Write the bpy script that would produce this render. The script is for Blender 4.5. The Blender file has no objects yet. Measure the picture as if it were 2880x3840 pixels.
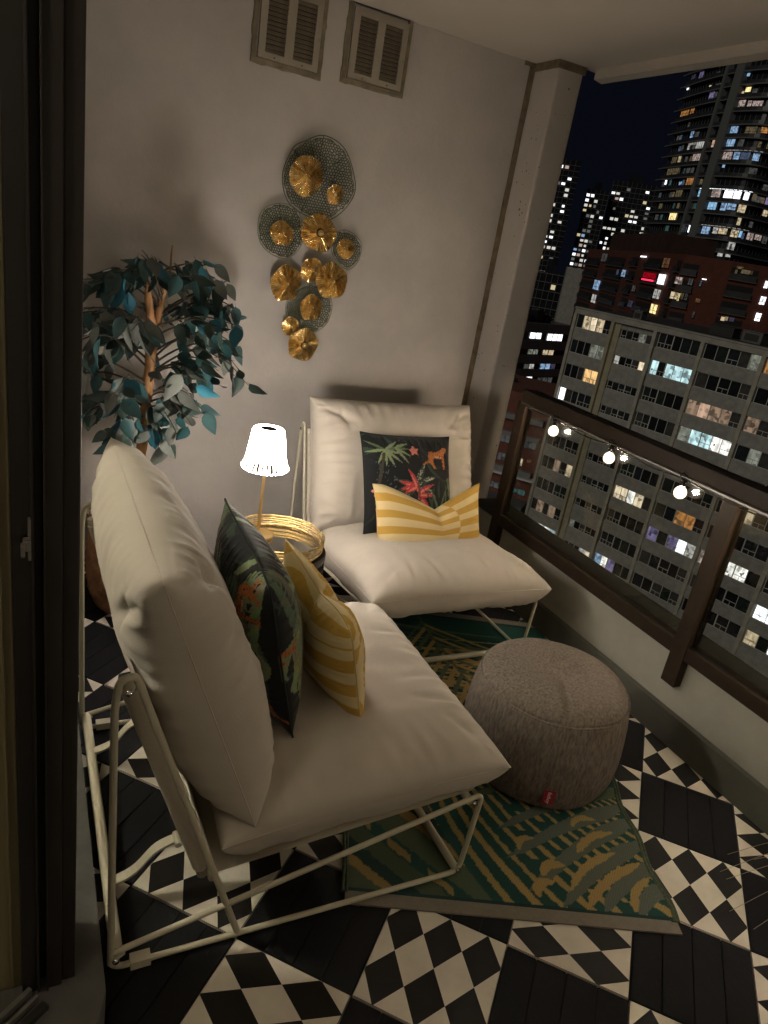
import bpy, bmesh, math, random
import numpy as np
from mathutils import Vector, Matrix, noise
from mathutils import geometry as mgeo

random.seed(7)
rng = np.random.default_rng(7)
R = math.radians
PI = math.pi
SC = bpy.context.scene
COL = SC.collection

# ------------------------------------------------------------------ camera
cam_d = bpy.data.cameras.new('camera')
cam = bpy.data.objects.new('camera', cam_d)
COL.objects.link(cam)
cam_d.sensor_fit = 'HORIZONTAL'
cam_d.sensor_width = 36.0
cam_d.lens = 33.80
cam_d.clip_start = 0.05
cam_d.clip_end = 4000
_r = Vector((0.8940, -0.4186, 0.1600)); _f = Vector((0.4478, 0.8211, -0.3540))
_r.normalize(); _f = (_f - _r * _f.dot(_r)).normalized(); _u = _r.cross(_f)
cam.matrix_world = Matrix(((_r.x, _u.x, -_f.x, 0), (_r.y, _u.y, -_f.y, 0), (_r.z, _u.z, -_f.z, 1.5869), (0, 0, 0, 1)))
SC.camera = cam

# ------------------------------------------------------------------ night sky
w = bpy.data.worlds.new('World'); SC.world = w; w.use_nodes = True
bg = w.node_tree.nodes['Background']
bg.inputs['Color'].default_value = (0.0026, 0.0031, 0.0060, 1)
bg.inputs['Strength'].default_value = 0.9
# soft, weak sun lamp added to brighten the facades opposite
sun_d = bpy.data.lights.new('facade_fill', 'SUN'); sun = bpy.data.objects.new('facade_fill', sun_d); COL.objects.link(sun)
sun_d.energy = 0.60; sun_d.angle = R(25); sun_d.color = (1.0, 0.93, 0.80)
sun.rotation_euler = Vector((0.85, 0.33, -0.42)).to_track_quat('-Z', 'Y').to_euler()

SC.view_settings.view_transform = 'Standard'; SC.view_settings.look = 'None'
SC.view_settings.gamma = 1; SC.view_settings.exposure = 0
SC.view_settings.use_curve_mapping = False
SC.render.engine = 'CYCLES'
SC.cycles.use_denoising = True
SC.cycles.max_bounces = 7; SC.cycles.diffuse_bounces = 4; SC.cycles.glossy_bounces = 4
SC.cycles.transparent_max_bounces = 16
SC.cycles.sample_clamp_indirect = 6

# strengths of what gives off light
LAMP_SHADE = 72.0
BULB = 820.0
ROOM_BULB = 40.0
ROOM_BULB_2 = 430.0
WARM = (1.0, 0.80, 0.58)

# ------------------------------------------------------------------ materials
def nodes(m): return m.node_tree.nodes, m.node_tree.links

def mat(name, col, rough=0.6, metal=0.0, var=0.0, scale=8.0, bump=0.0, bscale=60.0, spec=0.5, coord='Object',
        stretch=None, col2=None, detail=4.0, sheen=0.0):
    m = bpy.data.materials.new(name); m.use_nodes = True
    N, L = nodes(m); b = N['Principled BSDF']
    b.inputs['Roughness'].default_value = rough; b.inputs['Metallic'].default_value = metal
    b.inputs['Specular IOR Level'].default_value = spec
    if sheen: b.inputs['Sheen Weight'].default_value = sheen
    b.inputs['Base Color'].default_value = (*col, 1)
    tc = N.new('ShaderNodeTexCoord'); src = tc.outputs[coord]
    if stretch:
        mp = N.new('ShaderNodeMapping'); mp.inputs['Scale'].default_value = stretch
        L.new(src, mp.inputs['Vector']); src = mp.outputs['Vector']
    if var or col2:
        n = N.new('ShaderNodeTexNoise'); n.inputs['Scale'].default_value = scale; n.inputs['Detail'].default_value = detail
        n.inputs['Roughness'].default_value = 0.6
        L.new(src, n.inputs['Vector'])
        rp = N.new('ShaderNodeValToRGB')
        rp.color_ramp.elements[0].position = 0.3; rp.color_ramp.elements[1].position = 0.7
        c2 = col2 or tuple(min(1, c * (1 + var)) for c in col)
        c1 = col if col2 else tuple(c * (1 - var) for c in col)
        rp.color_ramp.elements[0].color = (*c1, 1); rp.color_ramp.elements[1].color = (*c2, 1)
        L.new(n.outputs['Fac'], rp.inputs['Fac']); L.new(rp.outputs['Color'], b.inputs['Base Color'])
    if bump:
        n2 = N.new('ShaderNodeTexNoise'); n2.inputs['Scale'].default_value = bscale; n2.inputs['Detail'].default_value = 5
        L.new(src, n2.inputs['Vector'])
        bp = N.new('ShaderNodeBump'); bp.inputs['Strength'].default_value = bump; bp.inputs['Distance'].default_value = 0.004
        L.new(n2.outputs['Fac'], bp.inputs['Height']); L.new(bp.outputs['Normal'], b.inputs['Normal'])
    return m

def emit(name, col, strength):
    m = bpy.data.materials.new(name); m.use_nodes = True
    N, L = nodes(m); N.remove(N['Principled BSDF'])
    e = N.new('ShaderNodeEmission'); e.inputs['Color'].default_value = (*col, 1); e.inputs['Strength'].default_value = strength
    L.new(e.outputs['Emission'], N['Material Output'].inputs['Surface'])
    return m

def glass_mat(name, tint=(1, 1, 1), rough=0.0, mixmax=1.0):
    """thin clear sheet: lets light straight through and mirrors by the angle"""
    m = bpy.data.materials.new(name); m.use_nodes = True
    N, L = nodes(m); N.remove(N['Principled BSDF'])
    t = N.new('ShaderNodeBsdfTransparent'); t.inputs['Color'].default_value = (*tint, 1)
    g = N.new('ShaderNodeBsdfGlossy'); g.inputs['Roughness'].default_value = rough
    lw = N.new('ShaderNodeLayerWeight'); lw.inputs['Blend'].default_value = 0.5
    pw = N.new('ShaderNodeMath'); pw.operation = 'POWER'; pw.inputs[1].default_value = 5.0; L.new(lw.outputs['Facing'], pw.inputs[0])
    fr = N.new('ShaderNodeMath'); fr.operation = 'MULTIPLY_ADD'; fr.inputs[1].default_value = 0.96; fr.inputs[2].default_value = 0.035; L.new(pw.outputs[0], fr.inputs[0])
    mx = N.new('ShaderNodeMixShader')
    L.new(fr.outputs[0], mx.inputs['Fac']); L.new(t.outputs['BSDF'], mx.inputs[1]); L.new(g.outputs['BSDF'], mx.inputs[2])
    L.new(mx.outputs['Shader'], N['Material Output'].inputs['Surface'])
    return m

def print_mat(name, rough=0.85, weave=900.0, bump=0.15, var=0.12, sheen=0.0, voronoi=False):
    """cloth printed with the pattern stored in the mesh's 'print' colours"""
    m = bpy.data.materials.new(name); m.use_nodes = True
    N, L = nodes(m); b = N['Principled BSDF']; b.inputs['Roughness'].default_value = rough
    b.inputs['Specular IOR Level'].default_value = 0.25
    if sheen: b.inputs['Sheen Weight'].default_value = sheen
    a = N.new('ShaderNodeAttribute'); a.attribute_name = 'print'
    tc = N.new('ShaderNodeTexCoord')
    n = N.new('ShaderNodeTexNoise'); n.inputs['Scale'].default_value = weave; n.inputs['Detail'].default_value = 2
    L.new(tc.outputs['Object'], n.inputs['Vector'])
    mp = N.new('ShaderNodeMapRange'); mp.inputs['To Min'].default_value = 1 - var * 2; mp.inputs['To Max'].default_value = 1 + var * 2
    L.new(n.outputs['Fac'], mp.inputs['Value'])
    vm = N.new('ShaderNodeVectorMath'); vm.operation = 'SCALE'
    L.new(a.outputs['Color'], vm.inputs[0]); L.new(mp.outputs['Result'], vm.inputs['Scale'])
    L.new(vm.outputs['Vector'], b.inputs['Base Color'])
    bp = N.new('ShaderNodeBump'); bp.inputs['Strength'].default_value = bump; bp.inputs['Distance'].default_value = 0.002
    L.new(n.outputs['Fac'], bp.inputs['Height']); L.new(bp.outputs['Normal'], b.inputs['Normal'])
    return m

def lit_room(name, col, strength, contrast=0.5, vs=3.0, hs=0.7):
    """a lit room behind a pane: curtain folds and dim furniture, all of it glowing"""
    m = bpy.data.materials.new(name); m.use_nodes = True
    N, L = nodes(m); N.remove(N['Principled BSDF'])
    tc = N.new('ShaderNodeTexCoord'); oi = N.new('ShaderNodeObjectInfo')
    add = N.new('ShaderNodeVectorMath'); add.operation = 'ADD'
    cv = N.new('ShaderNodeCombineXYZ'); mu = N.new('ShaderNodeMath'); mu.operation = 'MULTIPLY'; mu.inputs[1].default_value = 57
    L.new(oi.outputs['Random'], mu.inputs[0]); L.new(mu.outputs[0], cv.inputs[0]); L.new(mu.outputs[0], cv.inputs[2])
    L.new(tc.outputs['Object'], add.inputs[0]); L.new(cv.outputs[0], add.inputs[1])
    mp = N.new('ShaderNodeMapping'); mp.inputs['Scale'].default_value = (vs, vs, hs)
    L.new(add.outputs[0], mp.inputs['Vector'])
    n = N.new('ShaderNodeTexNoise'); n.inputs['Scale'].default_value = 1.0; n.inputs['Detail'].default_value = 3
    L.new(mp.outputs[0], n.inputs['Vector'])
    v = N.new('ShaderNodeTexVoronoi'); v.inputs['Scale'].default_value = 2.3; v.distance = 'CHEBYCHEV'
    L.new(add.outputs[0], v.inputs['Vector'])
    sep = N.new('ShaderNodeSeparateColor'); L.new(v.outputs['Color'], sep.inputs[0])
    m1 = N.new('ShaderNodeMapRange'); m1.inputs['From Min'].default_value = 0.3; m1.inputs['From Max'].default_value = 0.7
    m1.inputs['To Min'].default_value = 1 - contrast; m1.inputs['To Max'].default_value = 1.15
    L.new(n.outputs['Fac'], m1.inputs['Value'])
    m2 = N.new('ShaderNodeMapRange'); m2.inputs['From Min'].default_value = 0.0; m2.inputs['From Max'].default_value = 0.6
    m2.inputs['To Min'].default_value = max(0.0, 1 - contrast * 1.5); m2.inputs['To Max'].default_value = 1.0
    L.new(sep.outputs[0], m2.inputs['Value'])
    mm = N.new('ShaderNodeMath'); mm.operation = 'MULTIPLY'; L.new(m1.outputs[0], mm.inputs[0]); L.new(m2.outputs[0], mm.inputs[1])
    ms = N.new('ShaderNodeMath'); ms.operation = 'MULTIPLY'; ms.inputs[1].default_value = strength; L.new(mm.outputs[0], ms.inputs[0])
    e = N.new('ShaderNodeEmission'); e.inputs['Color'].default_value = (*col, 1)
    L.new(ms.outputs[0], e.inputs['Strength']); L.new(e.outputs[0], N['Material Output'].inputs['Surface'])
    return m

# ------------------------------------------------------------------ object helpers
def tag(o, label=None, cat=None, group=None, kind=None):
    if label: o['label'] = label
    if cat: o['category'] = cat
    if group: o['group'] = group
    if kind: o['kind'] = kind
    return o

def empty(name, loc=(0, 0, 0), rz=0.0, label=None, cat=None, group=None, kind=None):
    o = bpy.data.objects.new(name, None); COL.objects.link(o)
    o.location = loc; o.rotation_euler = (0, 0, rz); o.empty_display_size = 0.1
    return tag(o, label, cat, group, kind)

def put(name, me, parent=None, loc=None, rot=None, scale=None):
    o = bpy.data.objects.new(name, me); COL.objects.link(o)
    if parent: o.parent = parent
    if loc is not None: o.location = loc
    if rot is not None: o.rotation_euler = rot
    if scale is not None: o.scale = scale
    return o

class MB:
    """collects shapes; mesh() turns them into one mesh"""
    def __init__(s): s.v = []; s.f = []; s.m = []; s.sm = []
    def add(s, v, f, mi=0, smooth=False):
        b = len(s.v); s.v += [tuple(p) for p in v]
        for q in f: s.f.append([b + i for i in q]); s.m.append(mi); s.sm.append(smooth)
        return s
    def box(s, a, b, mi=0):
        x0, y0, z0 = a; x1, y1, z1 = b
        v = [(x0, y0, z0), (x1, y0, z0), (x1, y1, z0), (x0, y1, z0), (x0, y0, z1), (x1, y0, z1), (x1, y1, z1), (x0, y1, z1)]
        return s.add(v, [(3, 2, 1, 0), (4, 5, 6, 7), (0, 1, 5, 4), (1, 2, 6, 5), (2, 3, 7, 6), (3, 0, 4, 7)], mi)
    def bbox(s, a, b, bev=0.004, mi=0):
        """box with chamfered edges"""
        lo = Vector(a); hi = Vector(b); c = (lo + hi) / 2; h = (hi - lo) / 2
        bev = min(bev, min(h) * 0.9)
        bm = bmesh.new(); bmesh.ops.create_cube(bm, size=2.0)
        for v in bm.verts: v.co = Vector((c.x + v.co.x * h.x, c.y + v.co.y * h.y, c.z + v.co.z * h.z))
        bmesh.ops.bevel(bm, geom=bm.edges[:], offset=bev, segments=2, affect='EDGES', profile=0.7)
        bm.verts.index_update()
        s.add([v.co[:] for v in bm.verts], [[v.index for v in f.verts] for f in bm.faces], mi, False)
        bm.free(); return s
    def prism(s, poly, z0, z1, mi=0):
        n = len(poly)
        v = [(x, y, z0) for x, y in poly] + [(x, y, z1) for x, y in poly]
        f = [list(range(n))[::-1], list(range(n, 2 * n))] + [(i, (i + 1) % n, n + (i + 1) % n, n + i) for i in range(n)]
        return s.add(v, f, mi)
    def tube(s, path, r, n=10, mi=0, closed=False, caps=True):
        P = [Vector(p) for p in path]; m = len(P)
        rr = r if hasattr(r, '__len__') else [r] * m
        T = []
        for i in range(m):
            if closed: t = P[(i + 1) % m] - P[i - 1]
            else: t = P[min(i + 1, m - 1)] - P[max(i - 1, 0)]
            T.append(t.normalized() if t.length > 1e-9 else Vector((0, 0, 1)))
        ref = Vector((0, 0, 1)) if abs(T[0].z) < 0.9 else Vector((1, 0, 0))
        nrm = (ref - T[0] * ref.dot(T[0])).normalized()
        v = []
        for i in range(m):
            nrm = (nrm - T[i] * nrm.dot(T[i])).normalized(); bn = T[i].cross(nrm)
            for k in range(n):
                a = 2 * PI * k / n; v.append(P[i] + (nrm * math.cos(a) + bn * math.sin(a)) * rr[i])
        f = []
        for i in range(m if closed else m - 1):
            j = (i + 1) % m
            for k in range(n): f.append((i * n + k, i * n + (k + 1) % n, j * n + (k + 1) % n, j * n + k))
        s.add(v, f, mi, True)
        if caps and not closed:
            s.add(v[:n], [list(range(n))[::-1]], mi); s.add(v[-n:], [list(range(n))], mi)
        return s
    def lathe(s, prof, n=32, mi=0, c=(0, 0, 0), fn=None, cap=False, smooth=True):
        v = []
        for (r, z) in prof:
            for k in range(n):
                a = 2 * PI * k / n; q = Vector((r * math.cos(a), r * math.sin(a), z))
                if fn: q = fn(q, a)
                v.append((q.x + c[0], q.y + c[1], q.z + c[2]))
        f = [(i * n + k, i * n + (k + 1) % n, (i + 1) * n + (k + 1) % n, (i + 1) * n + k) for i in range(len(prof) - 1) for k in range(n)]
        s.add(v, f, mi, smooth)
        if cap:
            s.add(v[:n], [list(range(n))[::-1]], mi); s.add(v[-n:], [list(range(n))], mi)
        return s
    def ball(s, c, r, n=12, mi=0, sq=(1, 1, 1)):
        prof = [(r * math.sin(PI * i / n), -r * math.cos(PI * i / n)) for i in range(n + 1)]
        return s.lathe([(max(a, 1e-5), b) for a, b in prof], n * 2 if n < 12 else 24, mi, c,
                       fn=lambda q, a: Vector((q.x * sq[0], q.y * sq[1], q.z * sq[2])))
    def mesh(s, name, mats):
        me = bpy.data.meshes.new(name)
        me.from_pydata(s.v, [], s.f)
        for m in (mats if isinstance(mats, (list, tuple)) else [mats]): me.materials.append(m)
        me.polygons.foreach_set('material_index', s.m); me.polygons.foreach_set('use_smooth', s.sm)
        me.update()
        return me
    def obj(s, name, mats, parent=None, loc=None, rot=None):
        return put(name, s.mesh(name, mats), parent, loc, rot)

def fillet(path, r, seg=5):
    """round the inner corners of a polyline"""
    P = [Vector(p) for p in path]; out = [P[0]]
    for i in range(1, len(P) - 1):
        a, b, c = P[i - 1], P[i], P[i + 1]
        d1 = (a - b); d2 = (c - b); l = min(r, d1.length * 0.49, d2.length * 0.49)
        p1 = b + d1.normalized() * l; p2 = b + d2.normalized() * l
        for k in range(seg + 1):
            t = k / seg; out.append(p1 * (1 - t) ** 2 + b * 2 * t * (1 - t) + p2 * t * t)
    out.append(P[-1]); return out

def copy_tree(o, parent=None):
    c = o.copy(); COL.objects.link(c)
    if parent is not None: c.parent = parent
    for ch in list(o.children): copy_tree(ch, c)
    return c

def clip_poly(poly, side):
    """keep the part of a polygon where side(p) >= 0"""
    out = []
    for i in range(len(poly)):
        a = poly[i]; b = poly[(i + 1) % len(poly)]; da = side(a); db = side(b)
        if da >= 0: out.append(a)
        if (da >= 0) != (db >= 0):
            t = da / (da - db); out.append((a[0] + (b[0] - a[0]) * t, a[1] + (b[1] - a[1]) * t))
    return out

# ------------------------------------------------------------------ shared materials
M = {}
M['wall'] = mat('painted_wall', (0.475, 0.448, 0.418), 0.92, var=0.05, scale=2.2, bump=0.35, bscale=55, spec=0.2)
def speckle(m, scale, lo, hi, col, blot):
    # scattered specks and faint blotches, worn into the paint
    N, L = nodes(m); b = N['Principled BSDF']
    tc = N.new('ShaderNodeTexCoord'); v = N.new('ShaderNodeTexVoronoi'); v.inputs['Scale'].default_value = scale; L.new(tc.outputs['Object'], v.inputs['Vector'])
    n = N.new('ShaderNodeTexNoise'); n.inputs['Scale'].default_value = 6; n.inputs['Detail'].default_value = 3; L.new(tc.outputs['Object'], n.inputs['Vector'])
    mr = N.new('ShaderNodeMapRange'); mr.inputs['From Min'].default_value = 0.5; mr.inputs['From Max'].default_value = 0.8; mr.inputs['To Min'].default_value = lo; mr.inputs['To Max'].default_value = hi; L.new(n.outputs['Fac'], mr.inputs['Value'])
    lt = N.new('ShaderNodeMath'); lt.operation = 'LESS_THAN'; L.new(v.outputs['Distance'], lt.inputs[0]); L.new(mr.outputs[0], lt.inputs[1])
    old = b.inputs['Base Color'].links[0].from_socket
    n2 = N.new('ShaderNodeTexNoise'); n2.inputs['Scale'].default_value = 1.1; n2.inputs['Detail'].default_value = 6; n2.inputs['Roughness'].default_value = 0.7; L.new(tc.outputs['Object'], n2.inputs['Vector'])
    m2 = N.new('ShaderNodeMapRange'); m2.inputs['From Min'].default_value = 0.35; m2.inputs['From Max'].default_value = 0.65; m2.inputs['To Min'].default_value = 1 - blot; m2.inputs['To Max'].default_value = 1 + blot * .4; L.new(n2.outputs['Fac'], m2.inputs['Value'])
    vm = N.new('ShaderNodeVectorMath'); vm.operation = 'SCALE'; L.new(old, vm.inputs[0]); L.new(m2.outputs[0], vm.inputs['Scale'])
    mx = N.new('ShaderNodeMix'); mx.data_type = 'RGBA'; L.new(lt.outputs[0], mx.inputs[0]); L.new(vm.outputs['Vector'], mx.inputs[6]); mx.inputs[7].default_value = (*col, 1); L.new(mx.outputs[2], b.inputs['Base Color'])
speckle(M['wall'], 26, 0.0, 0.085, (0.20, 0.17, 0.13), 0.10)
M['ceiling'] = mat('painted_ceiling', (0.50, 0.46, 0.40), 0.95, var=0.05, scale=1.5, bump=0.25, bscale=40, spec=0.15)
M['mortar'] = mat('brown_mortar', (0.17, 0.135, 0.085), 0.95, var=0.3, scale=25, bump=0.8, bscale=60)
M['parapet'] = mat('parapet_paint', (0.36, 0.345, 0.295), 0.88, var=0.10, scale=4, bump=0.3, bscale=35)
M['foot_band'] = mat('grey_green_band', (0.10, 0.10, 0.082), 0.85, var=0.12, scale=6, bump=0.3, bscale=50)
M['concrete'] = mat('raw_concrete', (0.105, 0.102, 0.095), 0.9, var=0.2, scale=9, bump=0.5, bscale=45)
M['slab_under'] = mat('dark_screed', (0.03, 0.03, 0.032), 0.95)
M['bronze'] = mat('bronze_railing', (0.027, 0.0175, 0.0105), 0.5, 0.0, var=0.25, scale=14, bump=0.06, bscale=90, spec=0.25)
M['frame_dark'] = mat('dark_door_frame', (0.016, 0.014, 0.0125), 0.5, var=0.15, scale=7, spec=0.5)
M['frame_brown'] = mat('brown_door_frame', (0.020, 0.016, 0.013), 0.55, var=0.15, scale=7)
M['jamb'] = mat('cream_jamb', (0.24, 0.205, 0.11), 0.6, var=0.03, scale=4)
M['alu'] = mat('dull_aluminium', (0.30, 0.29, 0.27), 0.4, 0.7, var=0.15, scale=20)
M['chrome'] = mat('polished_steel', (0.75, 0.73, 0.70), 0.12, 1.0)
M['glass'] = glass_mat('railing_glass', (0.93, 0.94, 0.93))
M['slat'] = mat('charcoal_deck_slat', (0.0056, 0.0058, 0.0074), 0.75, spec=0.25, var=0.3, scale=3, bump=0.35, bscale=30, stretch=(40, 3, 10))
M['tile_base'] = mat('black_tile_base', (0.006, 0.006, 0.007), 0.8)
M['tile_black'] = mat('black_tile', (0.008, 0.007, 0.0068), 0.6, spec=0.3, var=0.25, scale=10, bump=0.1, bscale=120)
M['tile_white'] = mat('cream_tile', (0.70, 0.645, 0.55), 0.6, var=0.13, scale=6, bump=0.12, bscale=120, detail=6)
M['tubewhite'] = mat('cream_steel_tube', (0.56, 0.525, 0.40), 0.45, var=0.04, scale=6)
M['sling'] = mat('cream_sling_fabric', (0.50, 0.46, 0.37), 0.9, var=0.05, scale=200, bump=0.2, bscale=400)
M['cushion'] = mat('oatmeal_cushion', (0.52, 0.475, 0.405), 0.95, var=0.055, scale=5, bump=0.22, bscale=420, spec=0.15, sheen=0.15)
M['gold'] = mat('ruffled_gold', (0.84, 0.65, 0.33), 0.27, 1.0, var=0.2, scale=60)
M['gold_satin'] = mat('satin_gold', (0.85, 0.62, 0.28), 0.34, 1.0, bump=0.05, bscale=300)
M['gold_twig'] = mat('antique_gold_twig', (0.80, 0.56, 0.24), 0.33, 1.0, var=0.35, scale=70, bump=0.5, bscale=130)
M['lace'] = mat('verdigris_wire', (0.072, 0.092, 0.052), 0.6, 0.2, var=0.3, scale=30)
M['lace_edge'] = mat('pale_edge_wire', (0.22, 0.225, 0.165), 0.55, 0.3, var=0.3, scale=20)
M['black_metal'] = mat('black_metal', (0.012, 0.011, 0.010), 0.42, 0.2)
M['mirror'] = mat('mirror', (0.80, 0.80, 0.77), 0.03, 1.0)
M['bark'] = mat('tan_bark', (0.30, 0.16, 0.065), 0.85, var=0.35, scale=30, bump=0.7, bscale=60, stretch=(1, 1, 0.35))
M['twig'] = mat('dark_twig', (0.040, 0.030, 0.018), 0.8)
M['leaf_teal'] = mat('teal_leaf', (0.016, 0.060, 0.064), 0.5, var=0.3, scale=14)
M['leaf_dark'] = mat('dark_green_leaf', (0.020, 0.040, 0.033), 0.55, var=0.3, scale=14)
M['leaf_cool_lit'] = mat('cool_lit_leaf', (0.020, 0.120, 0.170), 0.5, var=0.25, scale=14)  # cool bluish light on some leaves, put into their colour
M['leaf_grey'] = mat('grey_leaf_underside', (0.115, 0.130, 0.115), 0.7, var=0.2, scale=16)
M['wicker'] = mat('brown_wicker', (0.20, 0.095, 0.036), 0.8, var=0.4, scale=24, bump=0.5, bscale=120)
M['soil'] = mat('potting_moss', (0.03, 0.024, 0.014), 0.95, var=0.4, scale=40, bump=1, bscale=60)
M['pouf'] = mat('grey_brown_tweed', (0.095, 0.080, 0.066), 0.95, bump=0.45, bscale=220, col2=(0.235, 0.20, 0.168), scale=60,
                stretch=(2.2, 2.2, 0.55), detail=8, spec=0.1)
M['red_tag'] = mat('red_woven_tag', (0.30, 0.012, 0.03), 0.7)
M['tag_text'] = mat('white_thread', (0.75, 0.72, 0.70), 0.7)
M['rug'] = print_mat('woven_rug', 0.8, weave=420, bump=0.8, var=0.2)
M['rug_grey'] = mat('grey_binding', (0.19, 0.165, 0.13), 0.9, var=0.1, scale=100, bump=0.3, bscale=300)
M['rug_cord'] = mat('green_cord', (0.055, 0.075, 0.042), 0.8, var=0.5, scale=120)
M['jungle'] = print_mat('jungle_velvet', 0.75, weave=700, bump=0.2, var=0.12, sheen=0.15)
M['stripe'] = print_mat('striped_linen', 0.92, weave=900, bump=0.25, var=0.07)
M['piping_dark'] = mat('dark_piping', (0.008, 0.010, 0.009), 0.8)
M['dry_grass'] = mat('dry_grass', (0.42, 0.36, 0.26), 0.8)
M['terracotta'] = mat('grey_planter', (0.12, 0.11, 0.10), 0.8, var=0.2, scale=10)
M['cable'] = mat('black_rubber', (0.010, 0.009, 0.008), 0.6)
M['vent'] = mat('vent_paint', (0.30, 0.268, 0.215), 0.75, var=0.08, scale=12, bump=0.2, bscale=80)
M['vent_slat'] = mat('dusty_vent_slat', (0.17, 0.145, 0.105), 0.8, var=0.2, scale=30)
M['vent_dark'] = mat('vent_black', (0.012, 0.010, 0.008), 0.9)
M['caulk'] = mat('dirty_caulk', (0.17, 0.145, 0.10), 0.95, var=0.3, scale=20, bump=0.8, bscale=50)
M['shade_glow'] = emit('lamp_shade_glow', (1.0, 0.885, 0.77), LAMP_SHADE)
M['shade_clear'] = glass_mat('clear_acrylic', (0.97, 0.95, 0.92), 0.05)
M['bulb'] = bpy.data.materials.new('bulb_glass'); M['bulb'].use_nodes = True
_N, _L = nodes(M['bulb']); _N.remove(_N['Principled BSDF'])
_t = _N.new('ShaderNodeBsdfTransparent'); _e = _N.new('ShaderNodeEmission'); _a = _N.new('ShaderNodeAddShader')
_e.inputs['Color'].default_value = (*WARM, 1); _e.inputs['Strength'].default_value = 1.0
_L.new(_t.outputs[0], _a.inputs[0]); _L.new(_e.outputs[0], _a.inputs[1]); _L.new(_a.outputs[0], _N['Material Output'].inputs['Surface'])
M['filament'] = emit('filament_glow', WARM, BULB)
M['room_bulb_2'] = emit('added_lamp_glow', (1.0, 0.90, 0.72), ROOM_BULB_2)
M['room_bulb'] = emit('room_lamp_glow', (1.0, 0.88, 0.66), ROOM_BULB)
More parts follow.
